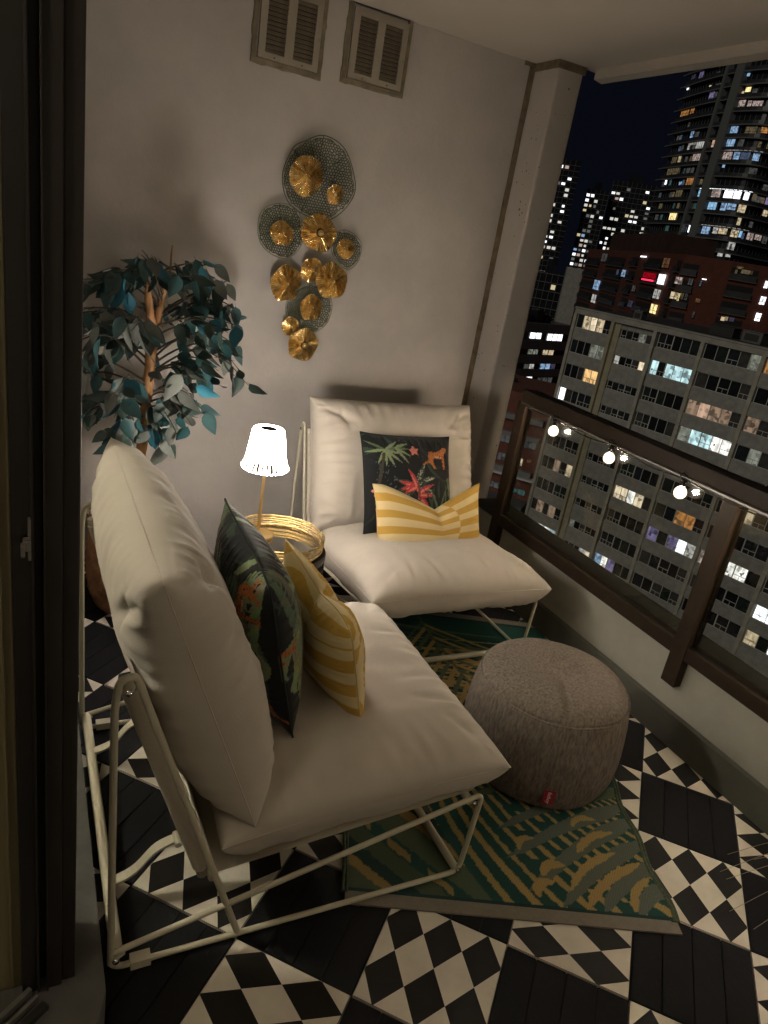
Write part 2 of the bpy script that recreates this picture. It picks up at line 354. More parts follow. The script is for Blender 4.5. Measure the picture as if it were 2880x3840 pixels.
TOWER_LIT = [(2.0, 57.0, 2.3, 1.3, 'vd'),
 (6.4, 56.5, 2.2, 1.6, 'v'),
 (15.1, 55.6, 1.6, 0.6, 'wd'),
 (26.8, 53.7, 1.2, 0.6, 'b'),
 (27.4, 52.1, 1.5, 0.4, 'wd'),
 (0.5, 54.0, 1.1, 0.5, 'W'),
 (12.9, 52.8, 1.0, 0.4, 'y'),
 (17.3, 52.7, 3.5, 0.4, 'wd'),
 (14.9, 50.1, 2.3, 1.7, 'v'),
 (16.7, 50.1, 1.3, 1.3, 'wd'),
 (18.9, 49.7, 1.7, 1.7, 'y'),
 (28.2, 50.3, 1.5, 0.9, 'Y'),
 (26.8, 49.7, 1.0, 0.6, 'y'),
 (30.2, 49.6, 1.3, 1.3, 'wd'),
 (2.8, 47.7, 4.7, 1.6, 'o'),
 (6.9, 47.5, 2.1, 1.1, 'o'),
 (27.2, 46.9, 2.9, 1.7, 'p'),
 (29.8, 46.7, 1.1, 1.7, 'p'),
 (32.0, 46.7, 2.7, 1.5, 'p'),
 (26.0, 44.3, 0.6, 0.9, 'wd'),
 (10.5, 41.2, 1.6, 1.6, 'b'),
 (23.4, 40.6, 1.6, 1.6, 'b'),
 (27.4, 40.7, 2.8, 2.0, 'b'),
 (32.4, 40.9, 3.1, 1.4, 'yd'),
 (35.5, 41.1, 1.7, 1.1, 'o'),
 (22.7, 38.1, 3.2, 1.6, 'c'),
 (7.2, 37.9, 1.0, 1.4, 'wd'),
 (10.6, 38.2, 1.0, 1.8, 'w'),
 (12.3, 38.7, 3.3, 0.5, 'w'),
 (16.1, 37.8, 3.7, 1.9, 'w'),
 (27.7, 38.0, 2.5, 1.4, 'b'),
 (30.7, 37.9, 1.5, 1.5, 'wd'),
 (4.3, 35.3, 3.0, 1.8, 'yd'),
 (7.3, 35.1, 1.7, 1.4, 'y'),
 (16.1, 34.9, 3.7, 1.9, 'p'),
 (27.7, 34.7, 3.2, 1.9, 'p'),
 (30.6, 34.9, 1.7, 1.8, 'b'),
 (32.9, 35.0, 2.4, 1.4, 'bd'),
 (35.5, 34.8, 1.6, 1.6, 'b'),
 (5.3, 32.0, 6.9, 1.6, 'yd'),
 (8.2, 32.3, 1.0, 1.6, 'y'),
 (27.7, 32.5, 0.7, 0.7, 'b'),
 (2.8, 29.2, 1.1, 1.1, 'W'),
 (5.6, 29.1, 1.3, 1.5, 'cd'),
 (11.6, 28.3, 1.6, 1.1, 'b'),
 (16.4, 28.8, 3.7, 1.9, 'o'),
 (12.4, 25.6, 3.3, 1.9, 'yd'),
 (23.1, 25.9, 3.2, 2.0, 'B'),
 (27.9, 25.7, 2.8, 2.1, 'p'),
 (31.6, 25.8, 2.5, 1.9, 'W'),
 (33.9, 25.9, 1.8, 2.2, 'W'),
 (36.1, 25.9, 1.3, 2.0, 'W'),
 (38.3, 26.0, 1.3, 1.3, 'yd'),
 (43.2, 25.5, 1.2, 1.8, 'v'),
 (27.8, 22.7, 2.8, 1.9, 'B'),
 (31.3, 22.8, 1.7, 1.9, 'b'),
 (33.4, 23.1, 2.3, 1.7, 'b'),
 (35.9, 22.8, 2.0, 1.8, 'y'),
 (12.6, 19.6, 3.7, 1.9, 'Y'),
 (19.8, 18.8, 1.4, 0.9, 'Y'),
 (36.2, 19.6, 0.9, 1.5, 'y'),
 (44.0, 22.9, 2.1, 1.3, 'y'),
 (23.3, 16.7, 3.3, 2.0, 'W'),
 (28.1, 16.6, 2.5, 1.8, 'b'),
 (31.0, 16.9, 1.5, 1.6, 'w'),
 (33.1, 17.0, 2.3, 1.6, 'y'),
 (36.0, 16.7, 2.0, 1.7, 'y'),
 (37.6, 16.9, 0.9, 1.7, 'B'),
 (41.1, 16.9, 2.4, 1.9, 'p'),
 (44.2, 17.2, 2.8, 1.7, 'p'),
 (47.2, 16.6, 2.2, 1.5, 'wd'),
 (27.9, 13.3, 0.8, 0.6, 'W'),
 (36.2, 13.6, 1.8, 1.9, 'w'),
 (16.7, 13.6, 3.4, 1.1, 'v'),
 (19.7, 12.9, 1.5, 1.1, 'v'),
 (34.2, 11.2, 1.3, 1.1, 'w'),
 (36.1, 11.3, 1.3, 1.0, 'w')]
BRICK_LIT = [(36.8, 5.0, 2.9, 0.2, 'W'),
 (47.3, 4.4, 2.7, 1.3, 'od'),
 (47.3, 2.1, 3.0, 1.4, 'W'),
 (41.9, 2.3, 5.7, 0.9, 'R'),
 (42.4, 1.7, 5.3, 0.2, 'RR'),
 (47.1, -0.0, 2.8, 1.3, 'w'),
 (47.5, -2.1, 2.8, 1.3, 'Y'),
 (44.5, -3.0, 1.3, 0.6, 'o'),
 (53.4, 2.3, 1.1, 0.9, 'p'),
 (53.9, 2.3, 0.2, 0.9, 'y'),
 (55.0, 2.4, 0.6, 0.8, 'wd'),
 (53.4, 0.3, 1.2, 0.9, 'y'),
 (54.0, 0.2, 0.3, 1.0, 'Y'),
 (54.4, 0.4, 0.5, 0.8, 'yd'),
 (55.0, 0.4, 0.4, 0.8, 'wd'),
 (56.7, 3.0, 0.6, 0.1, 'W'),
 (56.4, 2.4, 0.2, 0.7, 'b'),
 (56.7, 0.2, 0.6, 0.5, 'od'),
 (56.7, -1.7, 0.3, 0.8, 'wd'),
 (64.3, 3.6, 0.5, 0.9, 'W'),
 (64.5, 1.6, 0.7, 1.0, 'W'),
 (64.6, -0.5, 0.7, 1.0, 'W'),
 (60.5, -1.5, 0.5, 0.5, 'y'),
 (60.9, -1.4, 0.4, 0.5, 'y'),
 (61.6, -1.4, 0.6, 0.5, 'vd'),
 (60.3, 4.3, 0.3, 1.0, 'yd'),
 (60.6, 5.1, 0.8, 0.3, 'yd'),
 (61.6, 4.7, 1.4, 0.5, 'yd'),
 (13.9, -0.7, 4.5, 1.7, 'b'),
 (14.4, -3.2, 3.4, 1.5, 'w'),
 (28.9, 2.1, 2.5, 1.1, 'b'),
 (25.3, 2.0, 1.4, 1.1, 'bd'),
 (36.4, 0.1, 1.7, 0.9, 'wd'),
 (36.7, -2.3, 2.3, 1.0, 'vd'),
 (14.4, 4.3, 3.9, 1.4, 'wd')]
# ================================================================== THE BALCONY
def wall_y(x): return 3.147 + 0.0414 * x
X0, X1 = 0.138, 2.143          # kerb by the door, parapet
YN = -1.45                     # near end

floor = empty('floor', (0, 0, 0), kind='structure')
mb = MB(); mb.box((-1.7, YN - 0.1, -0.26), (2.16, 3.30, -0.022)); mb.obj('slab', M['slab_under'], floor)

# --- click-together deck tiles, laid on the diagonal
T0 = Vector((1.7064, 1.133)); E1 = Vector((0.6943, -0.7197)); E2 = Vector((-0.7197, -0.6943)); TS = 0.30; HG = 0.0013
def tile_pt(i, j, a, b):
    p = T0 + E1 * (TS * (i + a)) + E2 * (TS * (j + b)); return (p.x, p.y)
SIDES = [lambda p: p[0] - X0, lambda p: X1 - p[0], lambda p: p[1] - YN, lambda p: wall_y(p[0]) - 0.003 - p[1]]
def clip_floor(poly):
    for s_ in SIDES:
        poly = clip_poly(poly, s_)
        if len(poly) < 3: return []
    return poly
def inside(poly): return all(s_(p) >= 0 for p in poly for s_ in SIDES)

def pattern_polys(along):
    """black and white lozenges of a patterned tile in tile coordinates"""
    n, m = (3, 2) if along else (2, 3)
    g = HG / TS * 2; res = []
    sq = [lambda p: p[0] - g, lambda p: 1 - g - p[0], lambda p: p[1] - g, lambda p: 1 - g - p[1]]
    for i in range(2 * n + 1):
        for j in range(2 * m + 1):
            if (i + j) % 2: continue
            cx, cy = i / (2 * n), j / (2 * m); hx, hy = 0.5 / n, 0.5 / m
            poly = [(cx - hx, cy), (cx, cy - hy), (cx + hx, cy), (cx, cy + hy)]
            for s_ in sq: poly = clip_poly(poly, s_)
            if len(poly) >= 3: res.append((poly, i % 2))
    return res
PAT = {True: pattern_polys(True), False: pattern_polys(False)}
def polys_mesh(name, polys, mats, z0, z1):
    mb = MB()
    for poly, mi in polys:
        n = len(poly)
        mb.add([(x, y, z1) for x, y in poly], [list(range(n))], mi)
    return mb.mesh(name, mats)
def slab_mesh(name, poly, m, z0, z1, bev=0.0):
    mb = MB()
    if bev:
        c = Vector((sum(p[0] for p in poly) / len(poly), sum(p[1] for p in poly) / len(poly)))
        top = []
        for p in poly:
            d = Vector(p) - c; top.append(tuple(c + d * (1 - bev / max(d.length, 1e-3))))
        n = len(poly)
        v = [(x, y, z0) for x, y in poly] + [(x, y, z1 - bev) for x, y in poly] + [(x, y, z1) for x, y in top]
        f = [list(range(2 * n, 3 * n))] + [(k * n + i, k * n + (i + 1) % n, (k + 1) * n + (i + 1) % n, (k + 1) * n + i) for k in (0, 1) for i in range(n)]
        mb.add(v, f)
    else: mb.prism(poly, z0, z1)
    return mb.mesh(name, m)
def local(poly, i, j):      # tile coordinates -> object coordinates about the tile's corner
    o = T0 + E1 * (TS * i) + E2 * (TS * j)
    return [tuple(E1 * (TS * a) + E2 * (TS * b)) for a, b in poly]
def world(poly, i, j): return [tile_pt(i, j, a, b) for a, b in poly]
FULLSQ = [(HG / TS, HG / TS), (1 - HG / TS, HG / TS), (1 - HG / TS, 1 - HG / TS), (HG / TS, 1 - HG / TS)]
SLATS = []
for k in range(4):
    a0, a1 = k / 4 + 0.0045, (k + 1) / 4 - 0.0045
    SLATS.append([(a0, 0.008), (a1, 0.008), (a1, 0.992), (a0, 0.992)])
base_me = slab_mesh('deck_tile_base', local(FULLSQ, 0, 0), M['tile_base'], -0.020, -0.006)
pat_me = {}
for al in (True, False):
    mb = MB()
    for poly, mi in PAT[al]:
        q = local(poly, 0, 0); mb.add([(x, y, 0.0) for x, y in q], [list(range(len(q)))], mi)
    q = local(FULLSQ, 0, 0); n = 4
    mb.add([(x, y, -0.02) for x, y in q] + [(x, y, -0.0006) for x, y in q], [(i, (i + 1) % n, n + (i + 1) % n, n + i) for i in range(n)], 0)
    pat_me[al] = mb.mesh('patterned_tile', [M['tile_white'], M['tile_black']])
slat_me = [slab_mesh('slat', local(s_, 0, 0), M['slat'], -0.014, 0.0, 0.0015) for s_ in SLATS]
for i in range(-12, 9):
    for j in range(-9, 10):
        sq = world(FULLSQ, i, j); cl = clip_floor(sq)
        if len(cl) < 3: continue
        full = inside(sq); o = T0 + E1 * (TS * i) + E2 * (TS * j); al = i % 2 == 0
        area = abs(sum(cl[k][0] * cl[(k + 1) % len(cl)][1] - cl[(k + 1) % len(cl)][0] * cl[k][1] for k in range(len(cl)))) / 2
        if area < 0.0008: continue
        if (i + j) % 2 == 0:
            if full: put('patterned_tile', pat_me[al], floor, (o.x, o.y, random.uniform(-.0006, .0004)), (random.uniform(-.003, .003), random.uniform(-.003, .003), random.uniform(-.003, .003)))
            else:
                polys = [(clip_floor(world(p, i, j)), mi) for p, mi in PAT[al]]
                put('patterned_tile', polys_mesh('patterned_tile', [(p, mi) for p, mi in polys if len(p) >= 3], [M['tile_white'], M['tile_black']], 0, 0), floor)
        else:
            if full:
                t = put('deck_tile', base_me, floor, (o.x, o.y, random.uniform(-.0006, .0004)), (random.uniform(-.003, .003), random.uniform(-.003, .003), random.uniform(-.003, .003)))
                for me in slat_me: put('slat', me, t)
            else:
                t = put('deck_tile', slab_mesh('deck_tile_base', cl, M['tile_base'], -0.02, -0.006), floor)
                for s_ in SLATS:
                    p = clip_floor(world(s_, i, j))
                    if len(p) >= 3: put('slat', slab_mesh('slat', p, M['slat'], -0.014, 0.0, 0.0015), t)

# --- end wall, with the brown joint to the column
mb = MB(); mb.prism([(-0.5, wall_y(-0.5)), (2.119, wall_y(2.119)), (2.119, 3.40), (-0.5, 3.40)], -0.26, 2.4235)
tag(mb.obj('end_wall', M['wall']), 'plain greige painted end wall carrying the gold leaf art and two vents', 'wall')
def wavy_strip(y0, z0, z1, x0, x1, n=60, amp=0.003):
    mb = MB(); v = []; f = []
    for i in range(n + 1):
        z = z0 + (z1 - z0) * i / n
        a = x0 + amp * noise.noise((z * 9, 1.3, 0)); b = x1 + amp * noise.noise((z * 11, 7.3, 0))
        v += [(a, y0, z), (b, y0, z), (b, y0 + 0.1, z), (a, y0 + 0.1, z)]
        if i:
            k = 4 * i; f += [(k - 4, k - 3, k + 1, k), (k - 3, k - 2, k + 2, k + 1), (k - 1, k - 4, k, k + 3)]
    return mb.add(v, f)
colm = empty('concrete_column', (2.22, 3.2, 0), label='pale pitted concrete column with a brown joint between the end wall and the railing', cat='column')
def at0(o, root): o.location = -Vector(root.location); return o
def pitted(name, a, b, n=46):
    """concrete post: slightly uneven faces and soft arrises"""
    mb = MB(); x0, y0, z0 = a; x1, y1, z1 = b; r = 0.010
    ring = [(x0, y1), (x0, y0 + r), (x0 + r * .3, y0 + r * .3), (x0 + r, y0), (x1 - r, y0), (x1 - r * .3, y0 + r * .3), (x1, y0 + r), (x1, y1)]
    v = []; f = []; m = len(ring)
    for i in range(n + 1):
        z = z0 + (z1 - z0) * i / n
        for k, (x, y) in enumerate(ring):
            d = 0.0022 * noise.noise((x * 20, y * 20, z * 7)) + 0.0012 * noise.noise((x * 60, y * 60, z * 40)); v.append((x + d, y + d, z))
    for i in range(n):
        for k in range(m - 1): f.append((i * m + k, i * m + k + 1, (i + 1) * m + k + 1, (i + 1) * m + k))
    f.append(tuple(range(m))[::-1]); f.append(tuple(n * m + k for k in range(m)))
    return mb.add(v, f)
def pit_material():
    m = mat('pitted_paint', (0.52, 0.48, 0.43), 0.9, var=0.05, scale=5, bump=0.3, bscale=60)
    N, L = nodes(m); b = N['Principled BSDF']
    tc = N.new('ShaderNodeTexCoord'); v = N.new('ShaderNodeTexVoronoi'); v.inputs['Scale'].default_value = 34
    L.new(tc.outputs['Object'], v.inputs['Vector'])
    n = N.new('ShaderNodeTexNoise'); n.inputs['Scale'].default_value = 9; L.new(tc.outputs['Object'], n.inputs['Vector'])
    mr = N.new('ShaderNodeMapRange'); mr.inputs['From Min'].default_value = 0.45; mr.inputs['From Max'].default_value = 0.75
    mr.inputs['To Min'].default_value = 0.03; mr.inputs['To Max'].default_value = 0.20; L.new(n.outputs['Fac'], mr.inputs['Value'])
    lt = N.new('ShaderNodeMath'); lt.operation = 'LESS_THAN'; L.new(v.outputs['Distance'], lt.inputs[0]); L.new(mr.outputs[0], lt.inputs[1])
    old = b.inputs['Base Color'].links[0].from_socket
    mx = N.new('ShaderNodeMix'); mx.data_type = 'RGBA'; L.new(lt.outputs[0], mx.inputs[0]); L.new(old, mx.inputs[6])
    mx.inputs[7].default_value = (0.10, 0.075, 0.05, 1); L.new(mx.outputs[2], b.inputs['Base Color'])
    return m
M['pitted'] = pit_material()
at0(pitted('shaft', (2.149, 3.052, 0.252), (2.290, 3.40, 2.392)).obj('shaft', M['pitted'], colm), colm)
at0(pitted('foot', (2.149, 3.054, -0.26), (2.288, 3.40, 0.246), 8).obj('foot', M['pitted'], colm), colm)
mb = wavy_strip(3.2305, -0.02, 2.4, 2.1192, 2.1488); at0(mb.obj('joint', M['mortar'], colm), colm)
mb = MB(); mb.box((2.140, 3.046, 2.3925), (2.296, 3.40, 2.4235)); mb.box((2.085, 3.222, 2.408), (2.1395, 3.40, 2.4235)); at0(mb.obj('joint', M['mortar'], colm), colm)

# --- ceiling slab with its drip edge
mb = MB()
mb.prism([(-1.8, YN - 0.1), (2.42, YN - 0.1), (2.42, 3.085), (2.30, 3.075), (2.30, 3.42), (-1.8, 3.42)], 2.424, 2.62)
mb.prism([(2.335, YN - 0.1), (2.405, YN - 0.1), (2.405, 3.06), (2.335, 3.03)], 2.384, 2.4238)
tag(mb.obj('ceiling', M['ceiling']), kind='structure')

# --- parapet and the darker grey-green band along its foot
M['cap'] = mat('dark_capping', (0.040, 0.037, 0.030), 0.9, var=0.3, scale=12, bump=0.4, bscale=40)
par = empty('parapet_wall', (2.25, 1, 0), label='low pale parapet wall under the bronze glass railing', cat='wall')
mb = MB(); mb.bbox((2.143, YN - 0.1, -0.26), (2.366, 3.047, 0.338), 0.006); at0(mb.obj('body', M['parapet'], par), par)
mb = MB(); n = 60; v = []; f = []
for i in range(n + 1):
    y = YN + (3.05 - YN) * i / n; d = 0.0015 * noise.noise((y * 5, 0, 0)); e = 0.002 * noise.noise((y * 7, 3, 0))
    v += [(2.130 + d, y, -0.02), (2.132 + d, y, 0.122 + e), (2.1445, y, 0.133 + e)]
    if i: k = 3 * i; f += [(k - 3, k, k + 1, k - 2), (k - 2, k + 1, k + 2, k - 1)]
mb.add(v, f, 0, False); at0(mb.obj('foot_band', M['foot_band'], par), par)

mb = MB(); mb.box((2.166, YN - 0.1, 0.3385), (2.372, 3.04, 0.3465)); at0(mb.obj('capping', M['cap'], par), par)
# --- kerb on the house side, walls of the house, sill and door frame
kerb = tag(MB().prism([(0.134, 1.06), (0.139, 1.8), (0.139, 3.15), (-0.05, 3.15), (-0.05, 1.2), (-0.9, 0.54), (-0.83, 0.30), (0.114, 1.00)], -0.022, 0.088).obj('door_kerb', M['concrete']),
           'rough grey concrete kerb along the foot of the dark door frame', 'kerb')
D1 = Vector((0.79, 0.613)).normalized()            # run of the doorway
def along(p, t, o=0.0):
    q = Vector(p) + D1 * t + Vector((D1.y, -D1.x)) * o; return (q.x, q.y)
fr = empty('door_frame', (0.03, 1.12, 0.09), label='tall dark bronze sliding door frame standing at the left edge of the picture', cat='door frame')
def fbox(name, a, b, m, bev=0.002): mb = MB(); mb.bbox(a, b, bev); return at0(mb.obj(name, m, fr), fr)
fbox('stile', (-0.0165, 1.100, 0.088), (0.0118, 1.150, 2.4235), M['frame_dark'])
fbox('track_recess', (0.0120, 1.125, 0.088), (0.0275, 1.155, 2.4235), M['frame_dark'])
fbox('ridge', (0.0098, 1.094, 0.088), (0.0140, 1.1245, 2.4235), M['frame_brown'], 0.001)
fbox('frame_post', (0.0278, 1.098, 0.088), (0.0540, 1.165, 2.4235), M['frame_brown'])
fbox('frame_post', (0.0543, 1.106, 0.088), (0.0795, 1.185, 2.4235), M['frame_brown'], 0.003)
fbox('ridge', (0.0270, 1.092, 0.088), (0.0300, 1.0978, 2.4235), M['frame_brown'], 0.001)
fbox('jamb', (-0.20, 1.119, 0.088), (-0.0169, 1.185, 2.4235), M['jamb'], 0.003)
fbox('jamb_bead', (-0.0365, 1.1125, 0.10), (-0.0315, 1.1188, 2.4235), M['jamb'], 0.001)
for (o0, o1, z1, m) in ((-0.004, 0.006, 0.108, 'alu'), (0.018, 0.024, 0.104, 'alu'), (0.036, 0.052, 0.100, 'frame_dark')):
    p = [along((-0.003, 1.095), -0.9, o0), along((-0.003, 1.095), 0.0, o0), along((-0.003, 1.095), 0.0, o1), along((-0.003, 1.095), -0.9, o1)]
    mb = MB(); mb.prism(p, 0.0882, z1); at0(mb.obj('sill_track', M[m], fr), fr)
hd = empty('latch', parent=None) if False else None
mb = MB()
mb.bbox((0.0060, 1.0940, 1.045), (0.0110, 1.0998, 1.115), 0.001)
mb.bbox((-0.001, 1.078, 1.068), (0.0100, 1.0938, 1.086), 0.003)
mb.bbox((-0.004, 1.066, 1.064), (0.0020, 1.0785, 1.084), 0.002)
at0(mb.obj('latch', M['alu'], fr), fr)
# house walls that close the balcony off behind and beside the camera
hw = empty('house_wall', (0, 2.2, 0), label='house wall behind the dark door frame', cat='wall')
mb = MB()
mb.box((-0.05, 1.9805, 0.0), (0.05, 3.145, 2.4235))
mb.prism([along((-0.82, 0.47), 0), along((-0.82, 0.47), -1.0), along((-0.82, 0.47), -1.0, -0.12), along((-0.82, 0.47), 0, -0.12)], -0.2, 2.4235)
mb.box((-1.78, YN, -0.2), (-1.62, -0.13, 2.4235)); mb.box((-1.78, YN - 0.1, -0.2), (2.12, YN - 0.002, 2.4235))
at0(mb.obj('masonry', M['wall'], hw), hw)
mb = MB()
mb.box((-3.6, -0.6, 0.06), (-3.5, 3.3, 2.4235)); mb.box((-3.498, 3.16, 0.06), (-0.202, 3.3, 2.4235)); mb.box((-3.498, -0.6, 0.06), (-1.785, -0.5, 2.4235))
mb.box((-3.6, -0.6, 2.4255), (-1.803, 3.3, 2.55)); mb.box((-3.6, -0.6, -0.05), (-0.95, 3.3, 0.058))
at0(mb.obj('room_shell', M['jamb'], hw), hw)
rl = empty('ceiling_lamp', (-0.74, 0.66, 2.424), label='round warm ceiling lamp inside the flat', cat='lamp')
MB().lathe([(0.001, 0), (0.10, 0), (0.10, -0.03), (0.001, -0.03)], 24).obj('canopy', M['vent'], rl)
MB().ball((0, 0, -0.10), 0.085, 12).obj('globe', M['room_bulb'], rl)
r2 = empty('added_room_lamp', (-1.30, 1.88, 2.424), label='unseen warm globe added inside the flat to light the near chair', cat='lamp')  # second room lamp, unseen, added to light the near chair from behind
MB().tube([(0, 0, 0), (0, 0, -0.2)], 0.004, 6).obj('cord', M['cable'], r2); MB().ball((0, 0, -0.285), 0.085, 12).obj('globe', M['room_bulb_2'], r2)

# fixed glazing of the flat behind the chair and the ficus
gw = empty('glazed_wall', (0.0, 2.2, 0.09), label='dark framed glass wall of the flat behind the near chair', cat='window')
def gpart(name, a, b, m, bev=0.003): mb = MB(); mb.bbox(a, b, bev); return at0(mb.obj(name, M[m], gw), gw)
for y in (1.205, 1.93): gpart('mullion', (-0.05, y, 0.089), (0.05, y + 0.05, 2.4235), 'frame_dark')
for a, b in ((1.2553, 1.9297),):
    gpart('sill', (-0.045, a, 0.089), (0.045, b, 0.15), 'frame_dark'); gpart('head', (-0.045, a, 2.36), (0.045, b, 2.4235), 'frame_dark'); gpart('pane', (-0.004, a, 0.1503), (0.004, b, 2.3597), 'glass', 0.001)
# --- railing
rail = empty('balcony_railing', (2.13, 1.5, 0.34), label='dark bronze metal railing with clear glass panels on the parapet', cat='railing')
def rpart(name, a, b, bev=0.004, m='bronze'): mb = MB(); mb.bbox(a, b, bev); return at0(mb.obj(name, M[m], rail), rail)
rpart('top_rail', (2.096, YN, 0.972), (2.176, 2.712, 1.030), 0.007)
rpart('rail_lip', (2.088, YN, 0.964), (2.112, 2.690, 0.9718), 0.001, 'alu')
POSTS = [2.676, 1.467, 0.258, -0.951]
for y in POSTS: rpart('post', (2.104, y, 0.236), (2.1425, y + 0.062, 0.9718), 0.003)
for k, (a, b) in enumerate(((1.5293, 2.6757), (0.3203, 1.4667), (-0.8887, 0.2577))):
    rpart('bottom_rail', (2.106, a, 0.352), (2.158, b, 0.408), 0.003)
    rpart('glass_panel', (2.1205, a, 0.4083), (2.1265, b, 0.9715), 0.0005, 'glass')
    rpart('glazing_bead', (2.1275, a, 0.4083), (2.140, b, 0.424), 0.001)
    rpart('glazing_bead', (2.1275, b - 0.014, 0.4245), (2.140, b, 0.9715), 0.001)

# --- string of bulbs clipped under the top rail
sl = empty('string_lights', (2.085, 1.5, 0.96), label='string of round warm bulbs hung on a black cable under the top rail', cat='string lights')
ys = [2.417, 2.056, 1.682, 1.275, 0.90, 0.52, 0.14, -0.24, -0.62]
path = []
for a, b in zip([2.70] + ys, ys + [-0.9]):
    for k in range(8):
        t = k / 8; path.append((2.083 + 0.002 * math.sin(t * 9), a + (b - a) * t, 0.966 - 0.012 * math.sin(PI * t) * (0.3 if a > 2.5 else 1)))
at0(MB().tube(path, 0.0028, 6).obj('cable', M['cable'], sl), sl)
sock_me = MB().lathe([(0.001, 0.0), (0.006, 0), (0.0105, -0.004), (0.0125, -0.010), (0.0125, -0.022), (0.0105, -0.026), (0.001, -0.026)], 14).mesh('socket', M['cable'])
clip_me = MB().tube([(0.012, 0.004, 0.004), (0.016, 0.012, 0.014), (0.012, 0.020, 0.018), (0.004, 0.024, 0.010), (0.0, 0.022, -0.004)], 0.0025, 6).mesh('clip', M['cable'])
bulb_me = MB().lathe([(0.0085, 0.0), (0.0095, -0.005), (0.0165, -0.011), (0.0212, -0.019), (0.0228, -0.028), (0.0212, -0.037), (0.0165, -0.0445), (0.009, -0.049), (0.0005, -0.051)], 20).mesh('bulb', M['bulb'])
fil_me = MB().ball((0, 0, 0), 0.0088, 8, sq=(1, 1, 1.25)).mesh('filament', M['filament'])
for y in ys:
    s_ = put('socket', sock_me, sl, Vector((2.081, y, 0.966)) - Vector(sl.location), (R(4), R(-3), 0))
    put('bulb', bulb_me, s_, (0, 0, -0.0245)); put('filament', fil_me, s_, (0, 0, -0.052)); put('clip', clip_me, s_)

# --- two louvred vents let into the end wall
def make_vent(xa, xb, z0, z1, lab):
    v = empty('wall_vent', (xa, wall_y(xa), z0), math.atan(0.0414), lab, 'vent', 'louvred vents high on the end wall')
    Wd = (xb - xa) / math.cos(math.atan(0.0414)); Hh = z1 - z0
    mb = MB(); n = 26   # rough caulk surround
    ring = lambda i: [(Wd * t, 0) for t in np.linspace(0, 1, i)] + [(Wd, Hh * t) for t in np.linspace(0.1, 1, i)] + [(Wd * (1 - t), Hh) for t in np.linspace(0.1, 1, i)] + [(0, Hh * (1 - t)) for t in np.linspace(0.1, 0.9, i)]
    pts = ring(14); vv = []; ff = []
    for k, (x, z) in enumerate(pts):
        e = 0.006 * noise.noise((x * 30 + xa * 9, z * 30, 2.2)); dx = -1 if x < 1e-6 else (1 if x > Wd - 1e-6 else 0); dz = -1 if z < 1e-6 else (1 if z > Hh - 1e-6 else 0)
        if z1 > 2.40 and z > Hh - 1e-6: e = 0; dz = 0
        vv += [(x + dx * (0.004 + e), -0.001, z + dz * (0.004 + e)), (x, -0.010, z), (x - dx * 0.017, -0.012, z - dz * 0.015), (x - dx * 0.020, 0.0, z - dz * 0.018)]
    m = len(pts)
    for k in range(m):
        j = (k + 1) % m
        for q in range(3): ff.append((4 * k + q, 4 * j + q, 4 * j + q + 1, 4 * k + q + 1))
    mb.add(vv, ff, 0, False); mb.obj('surround', M['caulk'], v)
    # face plate with two openings
    x0, x1, zz0, zz1 = 0.024, Wd - 0.012, 0.018, Hh - 0.012
    w_ = x1 - x0; c = [(x0 + w_ * 0.11, x0 + w_ * 0.42), (x0 + w_ * 0.56, x0 + w_ * 0.88)]; zb, zt = zz0 + 0.022, zz1 - 0.026
    mb = MB(); th = (-0.011, -0.0045)
    xs = [x0, c[0][0], c[0][1], c[1][0], c[1][1], x1]
    for k in (0, 2, 4): mb.box((xs[k], th[0], zz0), (xs[k + 1], th[1], zz1))
    for a, b in c: mb.box((a, th[0], zz0), (b, th[1], zb)); mb.box((a, th[0], zt), (b, th[1], zz1))
    mb.obj('face_plate', M['vent'], v)
    MB().box((x0, -0.0035, zz0), (x1, -0.0012, zz1)).obj('shade_sheet', M['vent_dark'], v)  # flat dark sheet stands in for the shaded hollow behind the slats
    ns = 13; p = (zt - zb) / ns
    sme = MB().add([(0, -0.0115, 0), (c[0][1] - c[0][0], -0.0115, 0), (c[0][1] - c[0][0], -0.004, p * 0.86), (0, -0.004, p * 0.86),
                    (0, -0.0135, 0.001), (c[0][1] - c[0][0], -0.0135, 0.001), (c[0][1] - c[0][0], -0.006, p * 0.90), (0, -0.006, p * 0.90)],
                   [(0, 1, 2, 3), (4, 7, 6, 5), (0, 4, 5, 1), (3, 2, 6, 7), (0, 3, 7, 4), (1, 5, 6, 2)]).mesh('slat', M['vent_slat'])
    for a, b in c:
        for k in range(ns): put('slat', sme, v, (a, 0, zb + p * k))
        MB().ball(((a + b) / 2, -0.011, zb - 0.012), 0.0028, 6).obj('screw', M['vent_dark'], v)
    MB().ball((x1 - 0.012, -0.012, Hh * 0.47), 0.006, 8, sq=(1, .6, 1)).obj('knob', M['vent'], v)
    return v
make_vent(0.814, 1.105, 2.126, 2.408, 'wall vent cut off by the top of the picture, left of the other one')
make_vent(1.196, 1.487, 2.142, 2.4225, 'louvred vent in the wall touching the ceiling, nearer to the column')
